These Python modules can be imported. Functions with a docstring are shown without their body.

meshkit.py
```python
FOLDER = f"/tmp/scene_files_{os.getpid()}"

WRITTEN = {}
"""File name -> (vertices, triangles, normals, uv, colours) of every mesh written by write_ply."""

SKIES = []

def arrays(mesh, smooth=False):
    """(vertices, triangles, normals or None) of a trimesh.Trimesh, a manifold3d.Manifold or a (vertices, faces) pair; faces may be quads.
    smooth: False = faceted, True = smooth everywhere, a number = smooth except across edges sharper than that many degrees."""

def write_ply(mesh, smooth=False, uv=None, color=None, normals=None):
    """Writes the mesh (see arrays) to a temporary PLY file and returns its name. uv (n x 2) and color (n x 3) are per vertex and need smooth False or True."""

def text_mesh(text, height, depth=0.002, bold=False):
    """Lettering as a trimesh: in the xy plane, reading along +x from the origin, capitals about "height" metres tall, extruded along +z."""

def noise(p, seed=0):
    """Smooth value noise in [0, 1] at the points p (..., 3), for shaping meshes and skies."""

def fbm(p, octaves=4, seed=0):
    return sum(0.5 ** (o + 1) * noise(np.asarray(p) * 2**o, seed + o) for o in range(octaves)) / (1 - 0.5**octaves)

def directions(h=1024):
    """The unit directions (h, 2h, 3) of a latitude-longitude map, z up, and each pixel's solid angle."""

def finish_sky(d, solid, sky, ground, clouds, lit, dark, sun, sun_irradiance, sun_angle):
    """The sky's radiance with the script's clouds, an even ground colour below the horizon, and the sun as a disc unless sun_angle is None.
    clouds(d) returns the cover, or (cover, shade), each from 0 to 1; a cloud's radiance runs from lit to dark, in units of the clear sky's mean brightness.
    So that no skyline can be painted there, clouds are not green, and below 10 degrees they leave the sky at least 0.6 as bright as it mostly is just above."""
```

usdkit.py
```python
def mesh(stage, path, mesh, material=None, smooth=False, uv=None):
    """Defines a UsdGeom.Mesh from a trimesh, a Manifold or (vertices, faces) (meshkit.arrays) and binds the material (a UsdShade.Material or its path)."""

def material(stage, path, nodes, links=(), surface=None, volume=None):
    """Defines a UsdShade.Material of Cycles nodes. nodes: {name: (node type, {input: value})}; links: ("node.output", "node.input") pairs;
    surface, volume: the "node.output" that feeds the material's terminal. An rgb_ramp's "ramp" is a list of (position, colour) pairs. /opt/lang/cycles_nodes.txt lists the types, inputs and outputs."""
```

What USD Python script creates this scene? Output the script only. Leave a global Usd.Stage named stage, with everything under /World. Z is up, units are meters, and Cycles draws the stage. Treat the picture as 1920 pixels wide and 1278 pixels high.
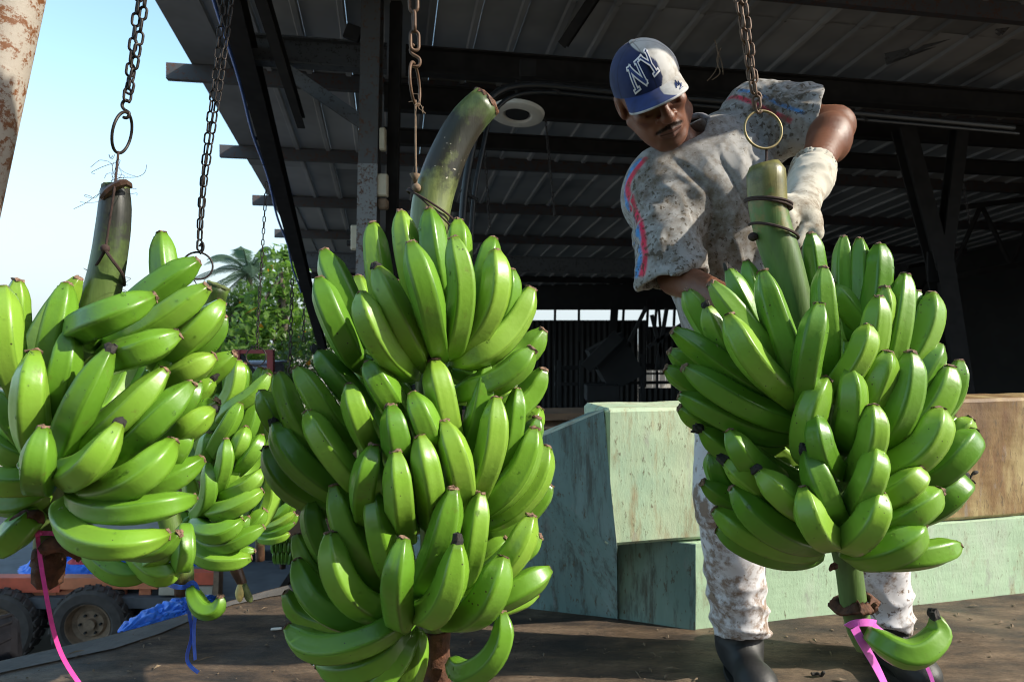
import math, random
import numpy as np, trimesh, manifold3d, usdkit, meshkit
from scipy.interpolate import CubicSpline
from pxr import Usd, UsdGeom, UsdLux, UsdShade, Sdf, Gf, Vt

stage = Usd.Stage.CreateInMemory()
UsdGeom.SetStageUpAxis(stage, UsdGeom.Tokens.z)
UsdGeom.SetStageMetersPerUnit(stage, 1.0)
UsdGeom.Xform.Define(stage, '/World')
UsdGeom.Scope.Define(stage, '/World/Looks')

# ------------------------------------------------------------------ camera, sky, sun
CAMZ, F = 0.95, 1280.0
EXPOSURE = 0.8
SUN_EL, SUN_X, SUN_Y = math.radians(35), 0.965, -0.235
cam = UsdGeom.Camera.Define(stage, '/World/camera')
cam.CreateFocalLengthAttr(24.0); cam.CreateHorizontalApertureAttr(36.0); cam.CreateVerticalApertureAttr(36.0 * 681 / 1024)
cam.CreateFStopAttr(9.0); cam.CreateFocusDistanceAttr(1.25); cam.CreateExposureAttr(EXPOSURE)
cam.CreateClippingRangeAttr(Gf.Vec2f(0.05, 2000))
xf = UsdGeom.Xformable(cam); xf.AddTranslateOp().Set((0, 0, CAMZ)); xf.AddRotateXOp().Set(90.0)

sun_dir = np.array([SUN_X * math.cos(SUN_EL), SUN_Y * math.cos(SUN_EL), math.sin(SUN_EL)]); sun_dir /= np.linalg.norm(sun_dir)
sky_mat = usdkit.material(stage, '/World/Looks/sky_look', {
    's': ('sky_texture', {'sky_type': 'single_scattering', 'sun_disc': False, 'sun_elevation': SUN_EL,
                          'sun_rotation': math.atan2(sun_dir[0], sun_dir[1]), 'altitude': 50.0, 'air_density': 1.0, 'aerosol_density': 1.0, 'ozone_density': 1.0}),
    'h': ('hsv', {'hue': 0.478, 'saturation': 0.95, 'value': 1.25}), 'tc': ('texture_coordinate', {}), 'sx': ('separate_xyz', {}),
    # hazy whitening of the sky towards the whole horizon
    'mr': ('map_range', {'range_type': 'smoothstep', 'from_min': -0.02, 'from_max': 0.36, 'to_min': 0.97, 'to_max': 0.0, 'clamp': True}), 'mx': ('mix', {'color2': (2.75, 3.2, 3.45)}),
    'b': ('background_shader', {'strength': 0.15})}, [('s.color', 'h.color'), ('tc.generated', 'sx.vector'), ('sx.z', 'mr.value'), ('mr.result', 'mx.fac'), ('h.color', 'mx.color1'), ('mx.color', 'b.color')], surface='b.background')
dome = UsdLux.DomeLight.Define(stage, '/World/sky')
UsdShade.MaterialBindingAPI.Apply(dome.GetPrim()).Bind(sky_mat)
dome.GetPrim().SetCustomDataByKey('kind', 'structure')
sun = UsdLux.DistantLight.Define(stage, '/World/sun')
sun.CreateIntensityAttr(1.1); sun.CreateAngleAttr(0.5); sun.CreateColorAttr(Gf.Vec3f(1.0, 0.93, 0.80)); sun.CreateNormalizeAttr(True)
z = sun_dir; x = np.cross([0, 0, 1], z); x /= np.linalg.norm(x); y = np.cross(z, x)
UsdGeom.Xformable(sun).AddTransformOp().Set(Gf.Matrix4d(*x, 0, *y, 0, *z, 0, 0, 0, 0, 1))

# ------------------------------------------------------------------ helpers
rng = np.random.default_rng(7)
used = {}
def unique(parent, name):
    k = used.get((parent, name), 0); used[(parent, name)] = k + 1
    return f'{parent}/{name}' if k == 0 else f'{parent}/{name}_{k:03d}'
def at(px, py, Y):
    """the point seen at pixel (px, py) of the 1920x1278 photograph, Y metres ahead of the camera"""
    return np.array([(px - 960) / F * Y, Y, CAMZ - (py - 639) / F * Y])
def tag(prim, label=None, category=None, group=None, kind=None):
    for k, v in (('label', label), ('category', category), ('group', group), ('kind', kind)):
        if v: prim.SetCustomDataByKey(k, v)
    return prim
def thing(name, label, category, group=None, loc=(0, 0, 0), kind=None):
    p = unique('/World', name); x = UsdGeom.Xform.Define(stage, p)
    x.AddTranslateOp().Set(tuple(float(a) for a in loc))
    tag(x.GetPrim(), label, category, group, kind)
    ORIGIN[p] = np.asarray(loc, float)
    return p
ORIGIN = {}
def obj(name, mesh, mat, parent='/World', smooth=False, label=None, category=None, group=None, kind=None, attrs=None):
    """one Mesh prim; mesh given in world coordinates"""
    p = unique(parent, name)
    loc = ORIGIN.get('/'.join(parent.split('/')[:3]))
    if loc is not None and loc.any():
        v, f, _ = meshkit.arrays(mesh); mesh = trimesh.Trimesh(v - np.asarray(loc), f, process=False)
    m = usdkit.mesh(stage, p, mesh, mat, smooth=smooth)
    if attrs:
        for k, a in attrs.items():
            a = np.asarray(a, np.float32)
            pv = UsdGeom.PrimvarsAPI(m)
            if a.ndim == 1: pv.CreatePrimvar(k, Sdf.ValueTypeNames.FloatArray, 'vertex').Set(Vt.FloatArray.FromNumpy(a))
            else: pv.CreatePrimvar(k, Sdf.ValueTypeNames.Color3fArray, 'vertex').Set(Vt.Vec3fArray.FromNumpy(a))
    tag(m.GetPrim(), label, category, group, kind)
    return p
def cat(ms): return trimesh.util.concatenate(ms)
def box(c, s, bevel=0.0, rot=None):
    b = trimesh.creation.box(s)
    if bevel:
        h = np.array(s) / 2 - bevel
        pts = np.array([[a * (h[0] + (bevel if k == 0 else 0)), bb * (h[1] + (bevel if k == 1 else 0)), cc * (h[2] + (bevel if k == 2 else 0))]
                        for a in (-1, 1) for bb in (-1, 1) for cc in (-1, 1) for k in range(3)])
        b = trimesh.convex.convex_hull(pts)
    if rot is not None: b.apply_transform(rot)
    b.apply_translation(c)
    return b
def frame_of(d, up=(0, 0, 1)):
    d = np.asarray(d, float); d = d / np.linalg.norm(d)
    x = np.cross(up, d)
    if np.linalg.norm(x) < 1e-5: x = np.cross((1, 0, 0), d)
    x /= np.linalg.norm(x)
    return x, np.cross(d, x), d
def bar(a, b, w, h, up=(0, 0, 1)):
    """rectangular bar from a to b"""
    a, b = np.asarray(a, float), np.asarray(b, float)
    x, y, d = frame_of(b - a, up)
    m = trimesh.creation.box((w, h, np.linalg.norm(b - a)))
    T = np.eye(4); T[:3, 0], T[:3, 1], T[:3, 2], T[:3, 3] = x, y, d, (a + b) / 2
    return m.apply_transform(T)
def channel(a, b, w, h, t=0.008, up=(0, 0, 1), kind='C'):
    """steel section along a-b: C or I / H"""
    from shapely.geometry import Polygon, box as sbox
    from shapely.ops import unary_union
    if kind == 'C': s = unary_union([sbox(-w/2, -h/2, -w/2 + t, h/2), sbox(-w/2, -h/2, w/2, -h/2 + t), sbox(-w/2, h/2 - t, w/2, h/2)])
    else: s = unary_union([sbox(-t/2, -h/2, t/2, h/2), sbox(-w/2, -h/2, w/2, -h/2 + t*1.3), sbox(-w/2, h/2 - t*1.3, w/2, h/2)])
    a, b = np.asarray(a, float), np.asarray(b, float)
    x, y, d = frame_of(b - a, up)
    m = trimesh.creation.extrude_polygon(s, np.linalg.norm(b - a), engine='earcut')
    T = np.eye(4); T[:3, 0], T[:3, 1], T[:3, 2], T[:3, 3] = x, y, d, a
    return m.apply_transform(T)
def tube(P, r, sides=10, closed=False, caps=True, shape=None, up=(0.13, 0.2, 1)):
    """tube along points P; r number or per point; shape = radius factors per side"""
    P = np.asarray(P, float); n = len(P); r = np.broadcast_to(np.asarray(r, float), (n,))
    if closed: D = np.roll(P, -1, 0) - np.roll(P, 1, 0)
    else: D = np.gradient(P, axis=0)
    D /= np.maximum(np.linalg.norm(D, axis=1, keepdims=True), 1e-12)
    N = np.zeros_like(P); u = np.asarray(up, float)
    for i in range(n):
        u = u - D[i] * (u @ D[i])
        if np.linalg.norm(u) < 1e-6: u = np.cross(D[i], (1, 0.3, 0.2))
        u = u / np.linalg.norm(u); N[i] = u
    B = np.cross(D, N)
    th = np.arange(sides) / sides * 2 * np.pi
    sh = np.ones(sides) if shape is None else shape
    V = P[:, None] + r[:, None, None] * sh[None, :, None] * (np.cos(th)[None, :, None] * N[:, None] + np.sin(th)[None, :, None] * B[:, None])
    V = V.reshape(-1, 3); Fs = []
    m = n if closed else n - 1
    i = np.arange(m)[:, None]; j = np.arange(sides)[None, :]
    a = i * sides + j; b = i * sides + (j + 1) % sides
    c = ((i + 1) % n) * sides + (j + 1) % sides; d = ((i + 1) % n) * sides + j
    Fs = np.vstack([np.stack([a, b, c], -1).reshape(-1, 3), np.stack([a, c, d], -1).reshape(-1, 3)])
    if caps and not closed:
        k = len(V); V = np.vstack([V, P[:1], P[-1:]]); j = np.arange(sides); j2 = (j + 1) % sides
        Fs = np.vstack([Fs, np.stack([j2, j, np.full(sides, k)], -1), np.stack([(n-1)*sides + j, (n-1)*sides + j2, np.full(sides, k + 1)], -1)])
    return trimesh.Trimesh(V, Fs, process=False)
def spline(P, n):
    P = np.asarray(P, float)
    if len(P) == 2: return P[0] + (P[1] - P[0]) * np.linspace(0, 1, n)[:, None]
    s = np.r_[0, np.cumsum(np.linalg.norm(np.diff(P, axis=0), axis=1))]
    cs = CubicSpline(s, P, bc_type='natural')
    q = cs(np.linspace(0, s[-1], 200)); L = np.r_[0, np.cumsum(np.linalg.norm(np.diff(q, axis=0), axis=1))]
    return np.stack([np.interp(np.linspace(0, L[-1], n), L, q[:, k]) for k in range(3)], 1)
def ribbon(P, w, face=(0, -1, 0.0), n=30, twist=0.0, t=0.0006):
    """thin strip along points P, w wide, with thickness"""
    P = spline(P, n); D = np.gradient(P, axis=0); D /= np.linalg.norm(D, axis=1, keepdims=True)
    f = np.asarray(face, float); V = []
    for i in range(n):
        s = np.cross(D[i], f); s /= max(np.linalg.norm(s), 1e-9); nn = np.cross(s, D[i])
        a = twist * i / (n - 1); s2 = math.cos(a) * s + math.sin(a) * nn; n2 = np.cross(s2, D[i])
        for sx, sn in ((-1, -1), (1, -1), (1, 1), (-1, 1)): V.append(P[i] + s2 * sx * w / 2 + n2 * sn * t)
    Fq = []
    for i in range(n - 1):
        for k in range(4): Fq.append([i*4 + k, i*4 + (k+1) % 4, (i+1)*4 + (k+1) % 4, (i+1)*4 + k])
    Fq += [[3, 2, 1, 0], [(n-1)*4 + k for k in range(4)]]
    v, f, _ = meshkit.arrays((np.array(V), np.array(Fq)))
    return trimesh.Trimesh(v, f, process=False)

def M(name, nodes, links, surface='p.BSDF'): return usdkit.material(stage, '/World/Looks/' + name, nodes, links, surface=surface)
def plain(name, col, rough=0.6, metal=0.0, spec=0.5, var=0.25, scale=20, bump=0.0, bscale=60, extra=None):
    n = {'g': ('texture_coordinate', {}), 'n': ('noise_texture', {'scale': scale, 'detail': 5.0, 'roughness': 0.6}),
         'r': ('rgb_ramp', {'ramp': [(0.25, tuple(c * (1 - var) for c in col)), (0.75, tuple(min(c * (1 + var), 1) for c in col))]}),
         'p': ('principled_bsdf', dict({'roughness': rough, 'metallic': metal, 'specular_ior_level': spec}, **(extra or {})))}
    l = [('g.object', 'n.vector'), ('n.fac', 'r.fac'), ('r.color', 'p.base_color')]
    if bump:
        n['n2'] = ('noise_texture', {'scale': bscale, 'detail': 6.0, 'roughness': 0.65}); n['b'] = ('bump', {'strength': bump, 'distance': 0.01})
        l += [('g.object', 'n2.vector'), ('n2.fac', 'b.height'), ('b.normal', 'p.normal')]
    return M(name, n, l)
# ------------------------------------------------------------------ materials
def rust_paint(name, paint, rust=(0.11, 0.045, 0.02), amount=0.55, scale=14, fine=90, rough=0.6):
    return M(name, {'g': ('texture_coordinate', {}), 'n': ('noise_texture', {'scale': scale, 'detail': 8.0, 'roughness': 0.7}),
        'n2': ('noise_texture', {'scale': fine, 'detail': 4.0, 'roughness': 0.7}),
        'mx': ('math', {'math_type': 'multiply_add', 'value2': 0.55}), 'mx2': ('math', {'math_type': 'multiply', 'value2': 0.45}),
        'r': ('rgb_ramp', {'ramp': [(0, paint), (amount - 0.03, tuple(p * 0.85 for p in paint)), (amount + 0.03, rust), (1, tuple(r * 0.4 for r in rust))]}),
        'b': ('bump', {'strength': 0.35, 'distance': 0.004}), 'p': ('principled_bsdf', {'roughness': rough})},
        [('g.object', 'n.vector'), ('g.object', 'n2.vector'), ('n2.fac', 'mx2.value1'), ('n.fac', 'mx.value1'), ('mx2.value', 'mx.value3'), ('mx.value', 'r.fac'),
         ('r.color', 'p.base_color'), ('mx.value', 'b.height'), ('b.normal', 'p.normal')])
m_roof = plain('roof_sheet', (0.28, 0.28, 0.278), 0.55, 0.0, var=0.3, scale=1.5)
m_steel = plain('dark_steel', (0.026, 0.024, 0.023), 0.75, 0.0, 0.2, var=0.35, scale=9, bump=0.15, bscale=70)
m_steel2 = rust_paint('grey_beam', (0.11, 0.115, 0.12), (0.03, 0.022, 0.018), 0.56, 25, 120)
m_column_low = rust_paint('column_low_pale', (0.27, 0.275, 0.27), (0.10, 0.042, 0.018), 0.55, 18, 75)  # paler copy of the column tone for the lower front plate
m_column = rust_paint('column_paint', (0.10, 0.10, 0.10), (0.10, 0.042, 0.018), 0.56, 18, 75)
m_leftpost = rust_paint('old_post_paint', (0.42, 0.37, 0.31), (0.17, 0.065, 0.022), 0.53, 26, 90)
m_purlin_end = rust_paint('purlin_paint', (0.07, 0.07, 0.075), (0.09, 0.035, 0.02), 0.55, 20, 90)
m_chain = plain('chain_iron', (0.022, 0.016, 0.013), 0.5, 0.4, var=0.5, scale=90)
m_chain_rust = plain('chain_rust', (0.10, 0.055, 0.03), 0.6, 0.25, var=0.5, scale=90)
m_brass = plain('ring_brass', (0.20, 0.16, 0.075), 0.5, 0.6, var=0.3, scale=60)
m_box = plain('beige_plastic', (0.62, 0.55, 0.40), 0.5, var=0.12, scale=25)
m_white = plain('white_enamel', (0.66, 0.64, 0.58), 0.5, var=0.1, scale=15)
m_black = plain('black_tube', (0.008, 0.009, 0.010), 0.42, var=0.3, scale=20)
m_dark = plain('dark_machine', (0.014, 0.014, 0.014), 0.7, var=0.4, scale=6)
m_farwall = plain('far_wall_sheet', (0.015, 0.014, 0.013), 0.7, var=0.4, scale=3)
m_bluecable = plain('blue_cable', (0.10, 0.17, 0.42), 0.4, var=0.2, scale=30)
m_string = plain('twine', (0.16, 0.11, 0.07), 0.9, var=0.4, scale=150)
m_string_dark = plain('dark_twine', (0.035, 0.018, 0.014), 0.9, var=0.4, scale=150)
m_pink = plain('pink_ribbon', (0.80, 0.07, 0.36), 0.32, var=0.2, scale=60)
m_pink2 = plain('violet_pink_ribbon', (0.78, 0.16, 0.62), 0.35, var=0.2, scale=60)
m_blue = plain('blue_ribbon', (0.03, 0.12, 0.62), 0.3, var=0.3, scale=60)
m_tarp = plain('blue_tarp', (0.04, 0.20, 0.92), 0.42, var=0.35, scale=6, bump=0.5, bscale=18)
m_tyre = plain('tyre_rubber', (0.07, 0.058, 0.05), 0.85, var=0.4, scale=12, bump=0.3, bscale=50)
m_tyre_black = plain('black_rubber', (0.006, 0.006, 0.008), 0.8, 0.0, 0.12, var=0.4, scale=20, bump=0.3, bscale=40)
m_rim = plain('wheel_rim', (0.24, 0.16, 0.10), 0.7, var=0.4, scale=20)
m_red = plain('trailer_red', (0.62, 0.12, 0.06), 0.6, var=0.35, scale=5)
m_orange = plain('trailer_orange', (0.68, 0.22, 0.10), 0.6, var=0.25, scale=5)
m_deck = plain('trailer_deck', (0.10, 0.10, 0.105), 0.7, var=0.3, scale=8)
m_cream = plain('cream_paint', (0.48, 0.42, 0.32), 0.6, var=0.2, scale=10)
m_redframe = plain('red_frame', (0.30, 0.04, 0.035), 0.5, var=0.3, scale=10)
m_greyblue = plain('grey_blue_metal', (0.25, 0.27, 0.33), 0.5, var=0.2, scale=10)
m_bark = plain('bark', (0.09, 0.07, 0.05), 0.9, var=0.4, scale=8, bump=0.4, bscale=20)

def leafmat(name, col, col2):
    return M(name, {'o': ('geometry', {}), 'r': ('rgb_ramp', {'ramp': [(0, col), (1, col2)]}), 'd': ('principled_bsdf', {'roughness': 0.45}),
        't': ('translucent_bsdf', {}), 'h': ('hsv', {'value': 1.9, 'saturation': 1.1}), 'm': ('mix_closure', {'fac': 0.5})},
        [('o.random_per_island', 'r.fac'), ('r.color', 'd.base_color'), ('r.color', 'h.color'), ('h.color', 't.color'), ('d.BSDF', 'm.closure1'), ('t.BSDF', 'm.closure2')], surface='m.closure')
m_leaf = leafmat('tree_leaf', (0.09, 0.16, 0.03), (0.27, 0.33, 0.06))
m_leaf2 = leafmat('shrub_leaf', (0.06, 0.10, 0.025), (0.20, 0.22, 0.055))
m_palm = leafmat('palm_leaf', (0.05, 0.085, 0.05), (0.10, 0.14, 0.08))
m_orangeleaf = leafmat('orange_leaf', (0.55, 0.22, 0.02), (0.7, 0.35, 0.05))

# bananas
def banana_mat(name, c0, c1, c2, rough=0.35):
    return M(name, {'g': ('texture_coordinate', {}), 'o': ('object_info', {}), 'al': ('attribute', {'attribute': 'along'}), 'ri': ('attribute', {'attribute': 'ridge'}),
        'n': ('noise_texture', {'scale': 11.0, 'detail': 4.0, 'roughness': 0.55}), 'mp': ('mapping', {'scale': (1, 1, 1)}),
        'ad': ('math', {'math_type': 'multiply_add', 'value2': 0.35, 'value3': 0.0}), 'ad2': ('math', {'math_type': 'multiply_add', 'value2': 0.65}),
        'r': ('rgb_ramp', {'ramp': [(0.15, c0), (0.5, c1), (0.85, c2)]}),
        # darker, duller near both ends; thin dark line on the ridges
        'ar': ('rgb_ramp', {'ramp': [(0.0, (0.55, 0.6, 0.55)), (0.1, (0.86, 0.9, 0.85)), (0.3, (1, 1, 1)), (0.85, (1.0, 1.0, 0.95)), (0.95, (0.92, 0.9, 0.82)), (1, (0.62, 0.55, 0.42))]}),
        'mu': ('mix', {'mix_type': 'multiply', 'fac': 1.0}),
        'rr': ('rgb_ramp', {'ramp': [(0.0, (1, 1, 1)), (0.55, (1, 1, 1)), (1.0, (0.66, 0.72, 0.6))]}), 'mu2': ('mix', {'mix_type': 'multiply', 'fac': 1.0}),
        # specks and scuffs
        'v': ('voronoi_texture', {'scale': 95.0, 'randomness': 1.0}), 'vn': ('noise_texture', {'scale': 22.0, 'detail': 2.0}),
        'va': ('math', {'math_type': 'multiply_add', 'value2': -0.42, 'value3': 0.255}), 'vl': ('math', {'math_type': 'less_than'}),
        'sp': ('mix', {'mix_type': 'mix', 'color2': (0.035, 0.03, 0.012)}),
        'sn': ('noise_texture', {'scale': 38.0, 'detail': 8.0, 'roughness': 0.75}), 'sr': ('map_range', {'from_min': 0.60, 'from_max': 0.74, 'to_min': 0.0, 'to_max': 0.6, 'clamp': True}),
        'sc': ('mix', {'mix_type': 'mix', 'color2': (0.11, 0.085, 0.02)}),
        'bn': ('noise_texture', {'scale': 110.0, 'detail': 4.0}), 'b': ('bump', {'strength': 0.12, 'distance': 0.003}),
        'rn': ('map_range', {'from_min': 0.35, 'from_max': 0.7, 'to_min': rough - 0.08, 'to_max': rough + 0.12}),
        'p': ('principled_bsdf', {'roughness': rough, 'specular_ior_level': 0.5, 'coat_weight': 0.08, 'coat_roughness': 0.16, 'subsurface_weight': 0.0})},
        [('g.object', 'n.vector'), ('g.object', 'v.vector'), ('g.object', 'vn.vector'), ('g.object', 'sn.vector'), ('g.object', 'bn.vector'),
         ('n.fac', 'ad.value1'), ('o.random', 'ad2.value1'), ('ad.value', 'ad2.value3'), ('ad2.value', 'r.fac'),
         ('al.fac', 'ar.fac'), ('r.color', 'mu.color1'), ('ar.color', 'mu.color2'), ('ri.fac', 'rr.fac'), ('mu.color', 'mu2.color1'), ('rr.color', 'mu2.color2'),
         ('vn.fac', 'va.value1'), ('v.distance', 'vl.value1'), ('va.value', 'vl.value2'), ('vl.value', 'sp.fac'), ('mu2.color', 'sp.color1'),
         ('sn.fac', 'sr.value'), ('sr.result', 'sc.fac'), ('sp.color', 'sc.color1'), ('sc.color', 'p.base_color'),
         ('bn.fac', 'b.height'), ('b.normal', 'p.normal'), ('n.fac', 'rn.value'), ('rn.result', 'p.roughness')])
m_ban = banana_mat('banana_skin', (0.085, 0.21, 0.016), (0.135, 0.29, 0.024), (0.215, 0.375, 0.04))
m_tip = plain('banana_scar', (0.17, 0.10, 0.065), 0.8, var=0.8, scale=260)
m_tip_black = plain('banana_flower_end', (0.02, 0.017, 0.014), 0.85, var=0.6, scale=200)
m_drop = M('water_drop_look', {'p': ('principled_bsdf', {'roughness': 0.02, 'transmission_weight': 1.0, 'ior': 1.33, 'base_color': (1, 1, 1)})}, [])
def stalk_mat(name, green, brown, lo, hi, dirt=0.5):
    """stalk: green going to brown/purple past attribute 'along' = lo..hi"""
    return M(name, {'g': ('texture_coordinate', {}), 'al': ('attribute', {'attribute': 'along'}), 'mp': ('mapping', {'scale': (60, 60, 6)}),
        'n': ('noise_texture', {'scale': 1.0, 'detail': 6.0, 'roughness': 0.65}), 'n2': ('noise_texture', {'scale': 26.0, 'detail': 7.0, 'roughness': 0.7}),
        'a': ('math', {'math_type': 'multiply_add', 'value2': 0.45}), 'mr': ('map_range', {'from_min': lo + 0.22, 'from_max': hi + 0.22, 'to_min': 0, 'to_max': 1, 'clamp': True}),
        'gr': ('rgb_ramp', {'ramp': [(0.3, tuple(c * 0.75 for c in green)), (0.7, tuple(c * 1.25 for c in green))]}),
        'br': ('rgb_ramp', {'ramp': [(0.35, tuple(c * 0.45 for c in brown)), (0.7, tuple(c * 1.5 for c in brown))]}),
        'mx': ('mix', {}), 'dr': ('map_range', {'from_min': 0.55, 'from_max': 0.72, 'to_min': 0, 'to_max': dirt, 'clamp': True}), 'mx2': ('mix', {'color2': (0.03, 0.022, 0.012)}),
        'b': ('bump', {'strength': 0.25, 'distance': 0.004}), 'p': ('principled_bsdf', {'roughness': 0.42})},
        [('g.object', 'mp.vector'), ('mp.vector', 'n.vector'), ('g.object', 'n2.vector'), ('n2.fac', 'a.value1'), ('al.fac', 'a.value3'), ('a.value', 'mr.value'), ('mr.result', 'mx.fac'),
         ('n.fac', 'gr.fac'), ('n2.fac', 'br.fac'), ('gr.color', 'mx.color1'), ('br.color', 'mx.color2'), ('n2.fac', 'dr.value'), ('dr.result', 'mx2.fac'), ('mx.color', 'mx2.color1'),
         ('mx2.color', 'p.base_color'), ('n.fac', 'b.height'), ('b.normal', 'p.normal')])
m_stalk_c0 = stalk_mat('stalk_center', (0.22, 0.27, 0.07), (0.05, 0.032, 0.03), 0.80, 0.90, 0.6)
m_stalk_c = M('stalk_center_mottled', {'g': ('texture_coordinate', {}), 'al': ('attribute', {'attribute': 'along'}), 'mp': ('mapping', {'scale': (70, 70, 9)}),
    'n': ('noise_texture', {'scale': 1.0, 'detail': 6.0, 'roughness': 0.65}), 'n2': ('noise_texture', {'scale': 17.0, 'detail': 7.0, 'roughness': 0.7}), 'n3': ('noise_texture', {'scale': 9.0, 'detail': 4.0}), 'n4': ('noise_texture', {'scale': 150.0, 'detail': 4.0, 'roughness': 0.6}),
    'gr': ('rgb_ramp', {'ramp': [(0.3, (0.07, 0.095, 0.03)), (0.5, (0.13, 0.16, 0.05)), (0.7, (0.19, 0.22, 0.075))]}),
    # brown blotches grow with height, the last bit is green again
    'hz': ('rgb_ramp', {'ramp': [(0.72, (0.0, 0, 0)), (0.80, (0.12, 0.12, 0.12)), (0.86, (0.55, 0.55, 0.55)), (0.93, (0.6, 0.6, 0.6)), (0.97, (0.3, 0.3, 0.3)), (1.0, (0.25, 0.25, 0.25))]}),
    'ad': ('math', {'math_type': 'add'}), 'mr': ('map_range', {'from_min': 0.78, 'from_max': 0.96, 'to_min': 0, 'to_max': 1, 'clamp': True}), 'br': ('rgb_ramp', {'ramp': [(0.35, (0.012, 0.014, 0.008)), (0.55, (0.028, 0.02, 0.011)), (0.68, (0.16, 0.05, 0.02))]}), 'mx': ('mix', {}),
    'gd': ('mix', {'color1': (1, 1, 1), 'color2': (0.4, 0.5, 0.45)}), 'gd2': ('mix', {'mix_type': 'multiply', 'fac': 1.0}), 'gm': ('map_range', {'from_min': 0.86, 'from_max': 0.95, 'to_min': 0, 'to_max': 1, 'clamp': True}),
    'wb': ('rgb_ramp', {'ramp': [(0.78, (0, 0, 0)), (0.85, (0.2, 0.2, 0.2)), (0.90, (0.2, 0.2, 0.2)), (0.94, (0, 0, 0))]}), 'wa': ('math', {'math_type': 'add'}), 'wr': ('map_range', {'from_min': 0.86, 'from_max': 0.88, 'to_min': 0, 'to_max': 1, 'clamp': True}), 'wm': ('mix', {'color2': (0.62, 0.58, 0.48)}),
    'b': ('bump', {'strength': 0.25, 'distance': 0.004}), 'p': ('principled_bsdf', {'roughness': 0.4})},
    [('g.object', 'mp.vector'), ('mp.vector', 'n.vector'), ('g.object', 'n2.vector'), ('g.object', 'n3.vector'), ('g.object', 'n4.vector'), ('al.fac', 'hz.fac'), ('hz.color', 'ad.value1'), ('n2.fac', 'ad.value2'), ('ad.value', 'mr.value'), ('mr.result', 'mx.fac'),
     ('n.fac', 'gr.fac'), ('n3.fac', 'br.fac'), ('gr.color', 'gd2.color1'), ('al.fac', 'gm.value'), ('gm.result', 'gd.fac'), ('gd.color', 'gd2.color2'), ('gd2.color', 'mx.color1'), ('br.color', 'mx.color2'),
     ('al.fac', 'wb.fac'), ('wb.color', 'wa.value1'), ('n4.fac', 'wa.value2'), ('wa.value', 'wr.value'), ('wr.result', 'wm.fac'), ('mx.color', 'wm.color1'), ('wm.color', 'p.base_color'), ('n.fac', 'b.height'), ('b.normal', 'p.normal')])
m_cut = plain('stalk_cut', (0.16, 0.07, 0.035), 0.6, var=0.7, scale=70, bump=0.4, bscale=120)
m_cut_green = plain('stalk_cut_green', (0.10, 0.13, 0.04), 0.6, var=0.5, scale=70, bump=0.4, bscale=120)
m_stalk_l = stalk_mat('stalk_left', (0.09, 0.14, 0.035), (0.026, 0.028, 0.022), 0.76, 0.90, 0.5)
m_stalk_r = stalk_mat('stalk_right', (0.085, 0.15, 0.04), (0.15, 0.14, 0.04), 0.89, 0.93, 0.3)
m_stalk_low = stalk_mat('stalk_low', (0.08, 0.14, 0.025), (0.07, 0.035, 0.02), 0.22, 0.06, 0.5)
m_husk = plain('dry_husk', (0.085, 0.032, 0.014), 0.8, var=0.8, scale=60, bump=0.5, bscale=90)

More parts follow.
